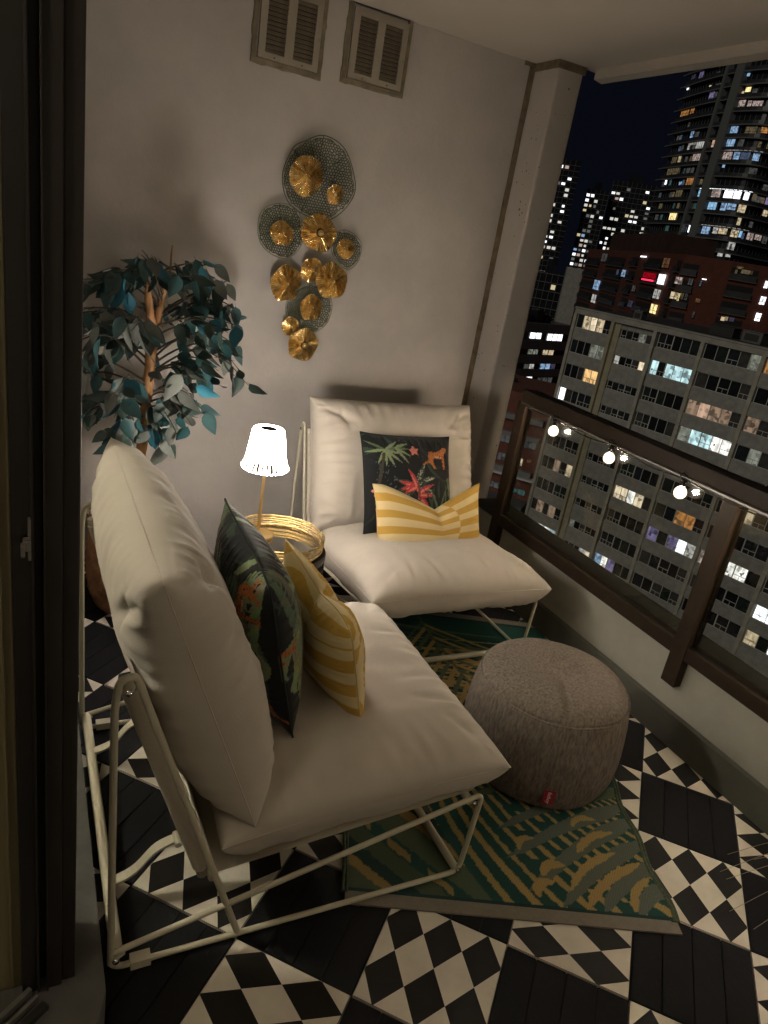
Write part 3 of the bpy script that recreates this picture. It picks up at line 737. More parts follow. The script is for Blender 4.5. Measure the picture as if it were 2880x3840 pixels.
# ================================================================== FURNITURE
def pillow(W, H, T, nu=56, nv=56, ear=0.05, p=4.0, q=0.5, wr=0.004, seed=0.0, dip=None, crease=(), back=1.0, sag=0.0, backp=1.0, pv=None, tuck=None, folds=0.0):
    """cushion with pointed corners: x across, y up, z out of its face; returns vertices, faces and (u, v, side) per vertex"""
    V = []; UV = []; idx = {}
    def pos(u, v, s):
        x = u * W / 2 * (1 - ear * (1 - abs(v) ** 3)); y = v * H / 2 * (1 - ear * (1 - abs(u) ** 3))
        if dip and v > -1:
            c, wd, dp = dip; k = max(0.0, 1 - abs(u - c) / wd); g = ((v + 1) / 2) ** 1.5
            y -= dp * H * (k ** 1.25) * g
        pp = p if s > 0 else p * backp
        pq = (pv or p) * (1 if s > 0 else backp); e = max(0.0, (1 - abs(u) ** pp) * (1 - abs(v) ** pq)); t = T / 2 * e ** q
        if dip:
            c, wd, dp = dip; r = abs(u - c) / (wd * 0.16); g = max(0, (v + 0.1) / 1.1)
            t *= 1 - 0.6 * math.exp(-r * r) * g
        n1 = noise.noise((x * 7 + seed, y * 7, s * 3.1 + seed)); n2 = noise.noise((x * 22 + seed, y * 9, s * 2.3))
        t += (wr * n1 + wr * 0.35 * n2) * min(1, e * 3)
        if folds:
            m_ = max(abs(u), abs(v)); k_ = max(0, (m_ - .55) / .45) * min(1, e * 4)
            w1 = u if abs(v) >= abs(u) else v
            r1 = 1 - abs(noise.noise((w1 * 7 + seed * 3 + (3 if abs(v) >= abs(u) else 9), m_ * 1.2, s * 2.0 + (1 if u > 0 else 0) + (2 if v > 0 else 0)))) * 2
            t += folds * k_ * (r1 ** 3 - .35)
            r2 = 1 - abs(noise.noise((x * 4.2 + seed, y * 2.2 + x * 1.5, s + seed * .7))) * 2; t += folds * .55 * (max(0, r2) ** 4) * min(1, e * 2)
        for (cu, cv, ang, ln, wd2, am) in crease:
            du, dv = u - cu, v - cv; a = du * math.cos(ang) + dv * math.sin(ang); b = -du * math.sin(ang) + dv * math.cos(ang)
            if 0 <= a <= ln: t += am * math.exp(-(b / wd2) ** 2) * math.sin(PI * a / ln) * e ** 0.3
        if tuck:
            su, sv, am2 = tuck; k2 = max(0, u * su) ** 3 * max(0, v * sv) ** 3; x *= 1 - am2 * k2; y *= 1 - am2 * 1.6 * k2
        z = s * t * (back if s < 0 else 1.0) - sag * (1 - u * u) * (1 - v * v)
        return (x, y, z)
    F = []
    for s in (1, -1):
        for i in range(nu + 1):
            for j in range(nv + 1):
                edge = i in (0, nu) or j in (0, nv)
                if edge and s < 0: idx[(s, i, j)] = idx[(1, i, j)]; continue
                # finer near the rim
                u = math.sin((2 * i / nu - 1) * PI / 2 * 0.86) / math.sin(PI / 2 * 0.86); v = math.sin((2 * j / nv - 1) * PI / 2 * 0.86) / math.sin(PI / 2 * 0.86)
                idx[(s, i, j)] = len(V); V.append(pos(u, v, s)); UV.append((u, v, s))
        for i in range(nu):
            for j in range(nv):
                q4 = (idx[(s, i, j)], idx[(s, i + 1, j)], idx[(s, i + 1, j + 1)], idx[(s, i, j + 1)])
                F.append(q4 if s > 0 else q4[::-1])
    rim = [idx[(1, i, 0)] for i in range(nu)] + [idx[(1, nu, j)] for j in range(nv)] + [idx[(1, i, nv)] for i in range(nu, 0, -1)] + [idx[(1, 0, j)] for j in range(nv, 0, -1)]
    return V, F, UV, [V[k] for k in rim]

def frame_at(o, origin, xdir, ydir):
    """place an object: its x along xdir, its y along ydir (made square)"""
    x = Vector(xdir).normalized(); y = Vector(ydir); y = (y - x * y.dot(x)).normalized(); z = x.cross(y)
    mw = Matrix(((x.x, y.x, z.x, origin[0]), (x.y, y.y, z.y, origin[1]), (x.z, y.z, z.z, origin[2]), (0, 0, 0, 1)))
    o.matrix_local = mw; return o

# --- lounge chair: x forwards from its rear feet, y across, z up
HWD = 0.415
def build_chair(label):
    ch = empty('lounge_chair', (0, 0, 0), 0, label, 'chair', 'cream steel lounge chairs on the balcony')
    tub = M['tubewhite']
    for s in (-1, 1):
        y = s * HWD
        base = fillet([(0.030, y, 0.056), (0.0, y, 0.034), (0.020, y, 0.0135), (0.900, y, 0.0135), (0.915, y, 0.278), (0.870, y, 0.268), (0.0, y, 0.058)], 0.035)
        MB().tube(base, 0.0072, 10).obj('side_frame', tub, ch)
        MB().box((0.045, y - 0.013, 0.006), (0.088, y + 0.013, 0.0285)).obj('sleeve', tub, ch)
        ax = fillet([(0.004, y, 0.030), (-0.005, y, 0.705), (0.002, y, 0.765), (0.032, y, 0.772), (0.050, y, 0.715), (0.286, y, 0.016)], 0.045, 7)
        MB().tube(ax, 0.0074, 10).obj('back_leg', tub, ch)
        yb = s * (HWD - 0.030)
        bar = [(0.018, yb, 0.742), (0.196, yb, 0.208)]
        MB().tube(bar, 0.0115, 10).obj('back_bar', tub, ch)
        MB().tube([(0.193, yb, 0.217), (0.1985, yb, 0.2005)], 0.0135, 12).obj('end_cap', M['vent'], ch)
        for (bx, bz) in ((0.018, 0.742), (0.889, 0.262), (0.890, 0.030), (0.014, 0.046)):
            MB().ball((bx, y - s * -0.0115, bz), 0.008, 8, sq=(1, .7, 1)).obj('bolt', M['chrome'], ch)
    MB().tube([(0.016, -HWD, 0.058), (0.016, HWD, 0.058)], 0.0135, 12).obj('rear_bar', tub, ch)
    MB().tube([(0.893, -HWD, 0.020), (0.893, HWD, 0.020)], 0.0115, 10).obj('front_bar', tub, ch)
    MB().tube([(0.880, -HWD, 0.262), (0.880, HWD, 0.262)], 0.0115, 10).obj('front_bar', tub, ch)
    # back sling: cloth wrapped round both bars
    mb = MB(); n = 16; v = []; f = []
    for i in range(n + 1):
        t = i / n; x = 0.020 + (0.184 - 0.020) * t; z = 0.728 - (0.728 - 0.236) * t
        for k in range(13):
            u = k / 12 * 2 - 1; y = u * (HWD - 0.030); sag = -0.012 * (1 - u * u)
            v.append((x + 0.019 + sag - 0.0, y, z + 0.006))
        if i:
            b = 13 * i
            for k in range(12): f.append((b - 13 + k, b - 12 + k, b + k + 1, b + k))
    mb.add(v, f, 0, True)
    for s in (-1, 1):
        yb = s * (HWD - 0.030)
        mb.tube([(0.024, yb, 0.722), (0.189, yb, 0.228)], [0.0165] * 2, 14)
    mb.obj('back_sling', M['sling'], ch)
    # seat sling
    mb = MB(); v = []; f = []
    for i in range(13):
        t = i / 12; x = 0.215 + 0.68 * t; z = 0.214 + 0.075 * t
        for k in range(9):
            u = k / 8 * 2 - 1; v.append((x, u * 0.405, z - 0.010 * (1 - u * u)))
        if i:
            b = 9 * i
            for k in range(8): f.append((b - 9 + k, b - 8 + k, b + k + 1, b + k))
    mb.add(v, f, 0, True); mb.tube([(0.215, -0.41, 0.207), (0.215, 0.41, 0.207)], 0.011, 8)
    mb.obj('seat_sling', M['sling'], ch)
    # curved flat struts that hold the seat up
    for y in (-0.235, 0.235):
        pth = fillet([(0.010, y, 0.066), (0.070, y, 0.084), (0.120, y, 0.150), (0.165, y, 0.165), (0.172, y, 0.146), (0.235, y, 0.200)], 0.03, 4)
        v = []; f = []
        for i, q in enumerate(pth):
            v += [(q.x, y - 0.013, q.z), (q.x, y + 0.013, q.z), (q.x, y + 0.013, q.z - 0.007), (q.x, y - 0.013, q.z - 0.007)]
            if i: k = 4 * i; f += [(k - 4 + a, k - 4 + (a + 1) % 4, k + (a + 1) % 4, k + a) for a in range(4)]
        mb = MB().add(v, f + [(0, 1, 2, 3)]); mb.tube([(0.170, y - 0.02, 0.158), (0.170, y + 0.02, 0.158)], 0.008, 8)
        mb.obj('strut', tub, ch)
    # seat cushion
    cr = [(-0.95, -0.7, 0.5, 0.5, 0.05, -0.008), (0.2, 0.98, -1.4, 0.5, 0.03, -0.006), (-0.3, 0.98, -1.7, 0.45, 0.03, -0.006), (0.55, 0.97, -1.75, 0.5, 0.025, -0.007), (-0.98, 0.9, -0.5, 0.45, 0.04, -0.01), (0.98, 0.9, -2.6, 0.45, 0.04, -0.01)]
    V, F, UV, rim = pillow(0.850, 0.755, 0.210, 96, 88, 0.030, 4.4, 0.48, 0.006, 3.0, crease=cr, back=0.95, backp=2.6, folds=0.007)
    o = MB().add(V, F, 0, True).obj('seat_cushion', M['cushion'], ch)
    frame_at(o, (0.600, 0, 0.332), (0, 1, 0), (-1, 0, -0.075)); o.scale = (1, 1, 1)
    m2 = o.matrix_local.copy()
    frame_at(o, (0.600, 0, 0.332), (0, -1, 0), (1, 0, 0.078))
    sp = MB().tube(rim, 0.0015, 5, closed=True).obj('seam', M['cushion'], o)
    return ch
def back_cushion(ch, top, seed, H, lean0=(0.292, 0, 0.352)):
    cr = [(0.96, 0.90, -2.5, 0.55, 0.05, -0.022), (-0.96, 0.90, -0.65, 0.55, 0.05, -0.022), (0.75, 0.97, -1.75, 0.5, 0.035, -0.016), (-0.75, 0.97, -1.35, 0.5, 0.035, -0.016),
          (0.97, 0.45, 3.0, 0.5, 0.04, -0.012), (-0.97, 0.35, 0.2, 0.5, 0.04, -0.012), (0.3, -0.98, 1.4, 0.4, 0.03, -0.006), (0.98, -0.5, 2.7, 0.4, 0.05, -0.01)]
    V, F, UV, rim = pillow(0.850, H, 0.250, 100, 90, 0.028, 6.5, 0.50, 0.008, seed, crease=cr, pv=3.0, folds=0.011)
    o = MB().add(V, F, 0, True).obj('back_cushion', M['cushion'], ch)
    a = Vector(lean0); b = Vector(top); c = (a + b) / 2
    frame_at(o, c, (0, 1, 0), b - a)
    MB().tube(rim, 0.0015, 5, closed=True).obj('seam', M['cushion'], o)
    return o
chair = build_chair('cream steel lounge chair nearest the camera with its back to the dark door frame')
chair.location = (0.150, 1.572, 0.0)
far = copy_tree(chair)
far['label'] = 'cream steel lounge chair facing the camera against the end wall beside the column'
far.location = (1.530, 2.965, 0.0); far.rotation_euler = (0, 0, R(-90)); far.scale = (0.965, 0.965, 0.985)
back_cushion(chair, (0.070, 0, 0.955), 11.0, 0.655)
back_cushion(far, (0.080, 0, 0.895), 23.0, 0.605, (0.292, 0, 0.352))

# --- printed throw cushions: pattern drawn into a little picture, then into the mesh's colours
class Canvas:
    def __init__(s, n, col): s.n = n; s.a = np.empty((n, n, 3)); s.a[:] = col; g = (np.arange(n) + 0.5) / n * 2 - 1; s.X, s.Y = np.meshgrid(g, g)
    def poly(s, pts, col, var=0.0, mask=None):
        m = np.zeros((s.n, s.n), bool); P = pts
        for i in range(len(P)):
            x1, y1 = P[i]; x2, y2 = P[(i + 1) % len(P)]
            if abs(y1 - y2) < 1e-12: continue
            c = ((y1 > s.Y) != (y2 > s.Y)) & (s.X < (x2 - x1) * (s.Y - y1) / (y2 - y1) + x1); m ^= c
        if mask is not None: m &= mask
        k = 1 + (rng.random((s.n, s.n))[m] - 0.5) * 2 * var if var else 1
        s.a[m] = np.array(col) * (k[:, None] if var else 1)
        return m
    def leaf(s, base, ang, ln, wd, col, vein=None, bend=0.0, ribs=0, rib=None):
        ts = np.linspace(0, 1, 14); L = []; Rr = []; mid = []
        for t in ts:
            a = ang + bend * t; x = base[0] + ln * t * math.cos(a); y = base[1] + ln * t * math.sin(a); h = wd * math.sin(PI * t ** 0.8) * (1 - 0.25 * t)
            L.append((x - h * math.sin(a), y + h * math.cos(a))); Rr.append((x + h * math.sin(a), y - h * math.cos(a))); mid.append((x, y))
        m = s.poly(L + Rr[::-1], col, 0.15)
        if ribs:
            for k in range(1, ribs):
                t = k / ribs; i = int(t * 13)
                for E in (L, Rr):
                    j = min(13, i + 2); p, q = mid[i], E[j]; dx, dy = q[0] - p[0], q[1] - p[1]; w_ = 0.007
                    s.poly([(p[0] - w_ * dy * 4, p[1] + w_ * dx * 4), (q[0], q[1]), (p[0] + w_ * dy * 4 + 0.004, p[1] - w_ * dx * 4 - 0.004)], rib, 0.1, m)
        if vein: s.poly([(p[0] + 0.006, p[1] + 0.006) for p in mid] + [(p[0] - 0.006, p[1] - 0.006) for p in mid[::-1]], vein)
    def fern(s, base, ang, ln, n, lw, ll, col, bend=0.0):
        for k in range(n):
            t = (k + 0.5) / n; a = ang + bend * t; x = base[0] + ln * t * math.cos(a); y = base[1] + ln * t * math.sin(a)
            l = ll * math.sin(PI * (0.15 + 0.8 * t))
            for sd in (1, -1): s.leaf((x, y), a + sd * 0.85, l, lw, [c * random.uniform(.7, 1.2) for c in col], bend=-sd * 0.5)
    def flower(s, c, r, col, cen):
        for k in range(5): s.leaf(c, k * 2 * PI / 5 + 0.4, r, r * 0.36, col)
        s.leaf((c[0] - r * .1, c[1]), 0, r * .22, r * .1, cen)
    def cat(s, c, sc, flip=1, up=False):
        body = [(-0.62, 0.34), (-0.40, 0.40), (-0.05, 0.36), (0.25, 0.46), (0.45, 0.60), (0.62, 0.64), (0.74, 0.55), (0.80, 0.42), (0.70, 0.34), (0.56, 0.30), (0.50, 0.10),
                (0.50, -0.30), (0.56, -0.58), (0.62, -0.66), (0.42, -0.66), (0.36, -0.40), (0.30, -0.02), (0.05, -0.04), (-0.28, -0.02), (-0.34, -0.22), (-0.26, -0.44), (-0.10, -0.62), (-0.30, -0.66), (-0.46, -0.44),
                (-0.60, -0.30), (-0.86, -0.36), (-1.04, -0.48), (-1.10, -0.40), (-0.92, -0.26), (-0.70, -0.16), (-0.64, 0.05)]
        tr = lambda p: (c[0] + sc * (p[0] * flip if not up else -p[1]), c[1] + sc * (p[1] if not up else p[0] * flip))
        m = s.poly([tr(p) for p in body], (0.42, 0.14, 0.035), 0.22)
        s.poly([tr(p) for p in [(-0.2, 0.03), (0.3, 0.0), (0.3, 0.06), (-0.2, 0.09)]], (0.62, 0.52, 0.42), 0.2, m)
        for k in range(150):
            x, y = random.uniform(-1.0, 0.8), random.uniform(-0.6, 0.62); q = tr((x, y)); r = sc * random.uniform(0.018, 0.034)
            s.poly([(q[0] + r * math.cos(a) * 1.3, q[1] + r * math.sin(a)) for a in np.linspace(0, 6, 6)], (0.10, 0.03, 0.012), 0, m)
    def speck(s, box, n, col):
        for k in range(n):
            x, y = random.uniform(box[0], box[2]), random.uniform(box[1], box[3]); r = random.uniform(.008, .014)
            s.poly([(x - r, y - r * 1.6), (x + r, y - r), (x + r * .7, y + r * 1.6)], col)
    def sample(s, UV, side=0):
        i = np.clip(((np.array([v for _, v, _ in UV]) + 1) / 2 * s.n).astype(int), 0, s.n - 1); u = np.array([u if (sd > 0 or side) else -u for u, _, sd in UV])
        j = np.clip(((u + 1) / 2 * s.n).astype(int), 0, s.n - 1); return s.a[i, j]
def set_print(me, cols):
    at = me.color_attributes.new('print', 'FLOAT_COLOR', 'POINT')
    at.data.foreach_set('color', np.c_[cols, np.ones(len(cols))].astype(np.float32).ravel())

GL = (0.20, 0.26, 0.13); GM = (0.085, 0.13, 0.065); GD = (0.024, 0.048, 0.034); TL = (0.022, 0.062, 0.060); PK = (0.66, 0.22, 0.16); RED = (0.48, 0.045, 0.06)
def jungle(seed, near):
    random.seed(seed); c = Canvas(420, (0.0045, 0.0065, 0.0075))
    for k in range(26):
        c.leaf((random.uniform(-1, 1), random.uniform(-1, 1)), random.uniform(0, 6.3), random.uniform(.3, .7), random.uniform(.02, .05), random.choice([GD, TL, GD, (0.012, 0.022, 0.02)]), bend=random.uniform(-.8, .8))
    c.speck((-0.85, -0.35, -0.45, 0.45), 60, (0.07, 0.09, 0.10)); c.speck((-.3, .5, .2, .95), 30, (0.05, 0.07, 0.08))
    if not near:
        for a in (0.2, -0.25, -0.7, -1.15, -1.6, 0.6, -2.1, 2.7, 3.3): c.leaf((-0.62, 0.66), a, random.uniform(.32, .44), 0.035, random.choice([GL, (0.2, 0.24, 0.14), GM]))
        for a in (-0.1, -0.5, -0.9, 0.3): c.leaf((-0.42, 0.72), a, random.uniform(.36, .46), 0.034, random.choice([GL, GM]))
        c.poly([(-0.68, 0.6), (-0.62, 0.6), (-0.80, -0.2), (-0.86, -0.2)], (0.05, 0.04, 0.03), .3)
        for (a, l, b) in ((2.45, .52, .3), (1.35, .66, -.2), (2.95, .60, .5), (0.95, .60, -.5), (0.35, .50, -.7), (3.5, .55, .3), (-0.3, .4, .3)):
            c.leaf((-0.02, -0.16), a, l, 0.085, GD, (0.12, 0.14, 0.10), b, 12, (0.40, 0.42, 0.34))
        for (a, l) in ((1.75, .56), (2.5, .46), (0.75, .46), (2.95, .40), (0.25, .42), (3.3, .34), (-0.4, .33)):
            c.leaf((0.02, -0.22 + 0.06 * (a - 1.6)), a, l, 0.060, RED, None, 0.25 if a > 1.6 else -0.25); c.leaf((0.02, -0.22 + 0.06 * (a - 1.6)), a, l * .7, 0.025, PK, None, 0.25 if a > 1.6 else -0.25)
        c.poly([(0.0, 0.0), (0.06, 0.0), (0.12, -0.6), (0.07, -0.6)], (0.20, 0.05, 0.04), .2)
        c.cat((0.56, 0.52), 0.37); c.flower((0.0, 0.66), 0.115, PK, (0.5, 0.3, 0.1)); c.flower((-0.82, -0.20), 0.12, PK, (0.5, .3, .1))
        for k in range(7): c.leaf((0.55 + random.uniform(-.3, .3), -0.9), 1.5 + random.uniform(-.5, .5), .9, 0.03, random.choice([GD, GM, GD]), bend=random.uniform(-.4, .4))
        for k in range(4): c.leaf((0.86 + 0.03 * k, -0.7), 1.5 + 0.08 * k, .8, 0.028, GM, GL)
        c.cat((-0.66, -0.72), 0.30, 1, True)
    else:
        for (b, a, l, n, bd, cc) in (((-0.15, -0.95), 1.75, 1.5, 11, -.5, GL), ((0.45, -0.9), 1.45, 1.35, 12, .35, (0.16, 0.20, 0.12)), ((-0.7, -0.4), 1.2, 1.2, 10, -.6, GM), ((0.15, 0.1), 2.0, 0.9, 9, .6, GL), ((0.9, -0.2), 1.9, 1.1, 10, .3, GM),
                                     ((-0.66, -1.0), 1.72, 1.25, 12, -.1, GL), ((-0.80, 0.05), 1.45, .95, 10, .2, GM), ((0.72, -1.0), 1.5, 1.1, 11, .1, TL), ((0.80, 0.0), 1.7, 1.0, 10, -.2, GL), ((-0.95, -0.55), 1.0, .7, 8, .4, (0.24, 0.30, 0.16))):
            c.fern(b, a, l, n, 0.042, 0.44, cc, bd)
        for k in range(10): c.leaf((random.uniform(-.9, .9), random.uniform(-.9, .9)), random.uniform(0, 6.3), .45, .06, random.choice([GM, GL]), (0.2, .24, .16), random.uniform(-1, 1), 10, (0.2, 0.24, 0.16))
        c.cat((0.70, 0.62), 0.34, -1, True); c.cat((0.70, -0.70), 0.30, -1); c.cat((-0.95, 0.02), 0.16)
    return c
OCH = (0.56, 0.345, 0.075); CRM = (0.70, 0.575, 0.315)
def stripes():
    c = Canvas(600, CRM); X, Y = c.X * 0.62, c.Y * 0.38      # metric, so that arcs are round
    band = np.floor((Y + 0.38) / 0.0845).astype(int)
    st = band % 2 == 1
    r = np.hypot(X - 0.02, Y + 0.10); ring = (np.floor(r / 0.0845).astype(int)) % 2 == 1
    arc = X > 0.285 - 0.9 * (Y + 0.02) ** 2
    on = np.where(arc, ~st, st); c.a[on] = OCH
    return c
def rings():
    c = Canvas(600, CRM); X, Y = c.X * 0.62, c.Y * 0.38
    r = np.hypot((X + 0.16) * 0.9, Y + 0.06); on = np.floor(r / 0.072).astype(int) % 2 == 0; on = np.where(X > 0.10, np.floor((Y + 0.4) / 0.083).astype(int) % 2 == 1, on); on = np.where(Y > 0.17, ~on, on)
    c.a[on] = OCH; return c

def throw_cushion(name, lab, cat, grp, canvas, matl, W, H, T, n, origin, xdir, ydir, pip=None, **kw):
    V, F, UV, rim = pillow(W, H, T, n, n, **kw)
    root = empty(name, (0, 0, 0), 0, lab, cat, grp)
    frame_at(root, origin, xdir, ydir)
    me = MB().add(V, F, 0, True).mesh('cover', matl); set_print(me, canvas.sample(UV))
    put('cover', me, root)
    MB().tube(rim, 0.0028 if pip else 0.0018, 6, closed=True).obj('piping', pip or M['piping_pale'], root)
    return root
M['piping_pale'] = mat('pale_piping', (0.60, 0.47, 0.22), 0.9)
GRP = 'throw cushions on the lounge chairs'
J1 = jungle(5, False); J2 = jungle(9, True); S1 = stripes(); S2 = rings()
throw_cushion('jungle_cushion', 'dark jungle print cushion with leopard and red heliconia on the far chair', 'cushion', GRP, J1, M['jungle'], 0.455, 0.43, 0.15, 150,
              (1.502, 2.585, 0.606), (1, 0.05, -0.035), (0.035, 0.20, 0.40), M['piping_dark'], ear=0.05, p=2.6, q=0.62, wr=0.005, seed=4, folds=0.006)
throw_cushion('striped_cushion', 'yellow and cream striped oblong cushion with a dented top, on the far chair', 'cushion', GRP, S1, M['stripe'], 0.535, 0.315, 0.135, 130,
              (1.562, 2.450, 0.490), (1, 0.02, 0.005), (-0.01, 0.13, 0.30), None, ear=0.055, p=2.8, q=0.6, wr=0.004, seed=8, dip=(0.10, 0.95, 0.34), folds=0.005)
throw_cushion('jungle_cushion', 'dark fern and leopard print cushion seen edge on, on the near chair', 'cushion', GRP, J2, M['jungle'], 0.465, 0.455, 0.190, 150,
              (0.535, 1.560, 0.640), (0.03, 1, 0.0), (-0.10, 0.0, 0.42), M['piping_dark'], ear=0.045, p=2.5, q=0.62, wr=0.005, seed=14, tuck=(-1, 1, 0.10), folds=0.006)
throw_cushion('striped_cushion', 'yellow and cream cushion with curved bands seen edge on, on the near chair', 'cushion', GRP, S2, M['stripe'], 0.470, 0.345, 0.150, 130,
              (0.725, 1.565, 0.568), (-0.04, 1, 0.0), (-0.075, 0.0, 0.31), None, ear=0.055, p=2.5, q=0.62, wr=0.006, seed=19, dip=(-0.1, 0.9, 0.10), tuck=(-1, 1, 0.16), folds=0.006)

# --- woven outdoor rug
def rug():
    FL = Vector((0.719 + 0.397 * 0.034, 1.160 + 0.918 * 0.034)); ax = Vector((0.816, -0.353)).normalized(); ay = Vector((0.353, 0.816)).normalized()
    Wd, Ln = 0.889, 1.545
    nx, ny = 250, 430
    U, Vv = np.meshgrid(np.linspace(0, Wd, nx), np.linspace(0, Ln, ny)); 
    teal = np.array((0.010, 0.062, 0.052)); dteal = np.array((0.008, 0.035, 0.034)); och = np.array((0.36, 0.245, 0.085)); sage = np.array((0.085, 0.115, 0.065)); mesh_ = np.array((0.105, 0.125, 0.098))
    C = np.empty((ny, nx, 3)); C[:] = teal
    wob = np.array([[noise.noise((u * 60, v * 60, 0)) for u in np.linspace(0, Wd, nx)] for v in np.linspace(0, Ln, ny)]) * 0.004
    def frond(base, ang, ln, wid, freq, duty, cols, bend=0.0, slant=1.1, start=0.05):
        """one palm frond: a curved rib with slanting leaflets on both sides"""
        n = 60; ts = np.linspace(0, 1, n); aa = ang + bend * ts
        px = base[0] + np.cumsum(np.cos(aa)) * ln / n; py = base[1] + np.cumsum(np.sin(aa)) * ln / n
        best = np.full(U.shape, 9.0); S = np.zeros(U.shape); Sd = np.zeros(U.shape)
        for k in range(n):
            dx, dy = U - px[k], Vv - py[k]; d = dx * dx + dy * dy; m = d < best; best[m] = d[m]
            S[m] = ts[k] * ln + (dx * math.cos(aa[k]) + dy * math.sin(aa[k]))[m]; Sd[m] = (-dx * math.sin(aa[k]) + dy * math.cos(aa[k]))[m]
        a = np.abs(Sd) + wob; t = np.clip(S / ln, 0, 1); env = wid * np.sin(PI * np.clip(0.12 + 0.88 * t, 0, 1)) ** 0.6
        l = S - a * slant; ph = (l * freq + np.where(Sd > 0, 0, 0.5)) % 1.0
        dd = duty * (1 - 0.55 * np.clip(a / np.maximum(env, 1e-4), 0, 1) ** 2)
        leaf = (a < env) & (ph < dd) & (S > 0) & (l < ln) & (l > start * ln)
        k = np.floor(l * freq).astype(int) % len(cols)
        for q, cc in enumerate(cols): C[leaf & (k == q)] = cc
        C[(a < 0.006) & (S > 0) & (S < ln)] = cols[0]
    frond((0.02, 1.50), -0.9, 1.1, 0.42, 17, .55, [dteal, sage, dteal], .3)
    frond((0.75, 1.40), -2.4, 1.0, 0.40, 16, .5, [och, dteal, och, sage], .3)
    frond((0.10, 1.10), -0.4, 0.9, 0.33, 18, .5, [och, och, sage], -.3)
    frond((0.88, 1.00), -2.9, 0.9, 0.34, 17, .5, [dteal, och], .5)
    frond((0.30, 1.52), -1.3, 0.8, 0.30, 19, .5, [sage, och], .2)
    # front part, as the stripes of two big fronds that cross
    fr_ = Vv < 0.47
    C[fr_] = teal
    g = np.clip((0.36 - Vv) / 0.36, -0.4, 1.2); gs = np.sign(g) * np.abs(g) ** 1.35
    ua = 0.29 + 0.16 * gs; per = 0.047 + 0.030 * g
    n1 = (U + wob * 1.2 - ua) / np.maximum(per, 0.012); ph = (n1 + 0.21) % 1.0; kk = np.floor(n1 + 0.21)
    st = fr_ & (ph < 0.36 + 0.07 * np.sin(kk * 2.3)) & (U > ua - 0.06); C[st] = och
    cut = fr_ & (((Vv * 6.1 + kk * 0.37) % 1.0) < 0.16) & (U > ua + 0.16); C[cut & st] = teal
    left = fr_ & (U < ua - 0.050)
    q = (U * 0.66 + Vv * 0.75 - 0.25 * (Vv - .1) ** 2 + wob * 1.5); fan = ((q * 17) % 4.0); C[left & (fan < 1.25)] = sage; C[left & (fan >= 1.25) & (fan < 1.75)] = och; C[left & (fan >= 1.75) & (fan < 2.4)] = dteal; C[left & (fan >= 2.4) & (fan < 3.3)] = sage * 0.85
    ch = left & (np.abs(fan - 3.6) < 0.18) & ((U * 9) % 1 < 0.6); C[ch] = och
    def band(p, q_, w0, w1, col, bow=0.02):
        p, q_ = np.array(p), np.array(q_); d = q_ - p; l = np.hypot(*d); d = d / l; t = ((U - p[0]) * d[0] + (Vv - p[1]) * d[1]) / l
        o = -(U - p[0]) * d[1] + (Vv - p[1]) * d[0] - bow * np.sin(PI * np.clip(t, 0, 1)) + wob
        w_ = (w0 + (w1 - w0) * t) * np.clip(np.minimum(t * 7, (1 - t) * 4), 0, 1) ** 0.6
        C[(t > 0) & (t < 1) & (np.abs(o) < w_)] = col
    for p, q_, w0, w1, col in (((0.45, 0.27), (0.90, 0.50), .010, .030, mesh_), ((0.46, 0.165), (0.92, 0.43), .010, .034, mesh_), ((0.50, 0.055), (0.92, 0.375), .012, .036, mesh_), ((0.585, 0.015), (0.92, 0.285), .012, .034, mesh_), ((0.70, 0.015), (0.93, 0.20), .014, .034, mesh_), ((0.80, 0.01), (0.93, 0.12), .014, .03, mesh_),
                               ((0.62, 0.072), (0.80, 0.225), .009, .016, och), ((0.655, 0.022), (0.872, 0.195), .012, .016, och), ((0.79, 0.022), (0.880, 0.145), .014, .010, och), ((0.68, 0.21), (0.82, 0.305), .012, .014, och), ((0.69, 0.312), (0.78, 0.35), .010, .012, och),
                               ((0.55, 0.115), (0.63, 0.16), .014, .016, och), ((0.52, 0.045), (0.585, 0.10), .017, .014, och), ((0.50, 0.20), (0.56, 0.25), .012, .010, och), ((0.72, 0.40), (0.90, 0.48), .02, .03, sage), ((0.40, 0.40), (0.62, 0.47), .01, .02, sage)): band(p, q_, w0, w1, col)
    # woven dashes
    dash = ((np.floor(U / 0.0036) + np.floor(Vv / 0.007)) % 2 == 0)
    C[dash] *= 0.80
    edge = (Vv < 0.018) | (Vv > Ln - 0.018); C[edge] = dteal
    V = []; F = []
    for j in range(ny):
        for i in range(nx):
            u, v = U[j, i], Vv[j, i]; e = max(0, u - (Wd - 0.06)) / 0.06
            wx = 0.006 * math.sin(v * 26) * e + 0.003 * math.sin(v * 11 + 1) * e; z = 0.0045 + 0.003 * e * (0.5 + 0.5 * math.sin(v * 26 + 1.0)) + 0.0012 * noise.noise((u * 12, v * 12, 5))
            p = ax * (u + wx) + ay * v; V.append((p.x, p.y, z))
    for j in range(ny - 1):
        for i in range(nx - 1): F.append((j * nx + i, j * nx + i + 1, (j + 1) * nx + i + 1, (j + 1) * nx + i))
    root = empty('rug', (FL.x, FL.y, 0), 0, 'green and ochre palm leaf woven rug with a grey front edge under the pouf', 'rug')
    me = MB().add(V, F, 0, True).mesh('weave', M['rug']); set_print(me, C.reshape(-1, 3)); put('weave', me, root)
    P2 = lambda u, v, z: tuple((ax * u + ay * v).to_3d() + Vector((0, 0, z)))
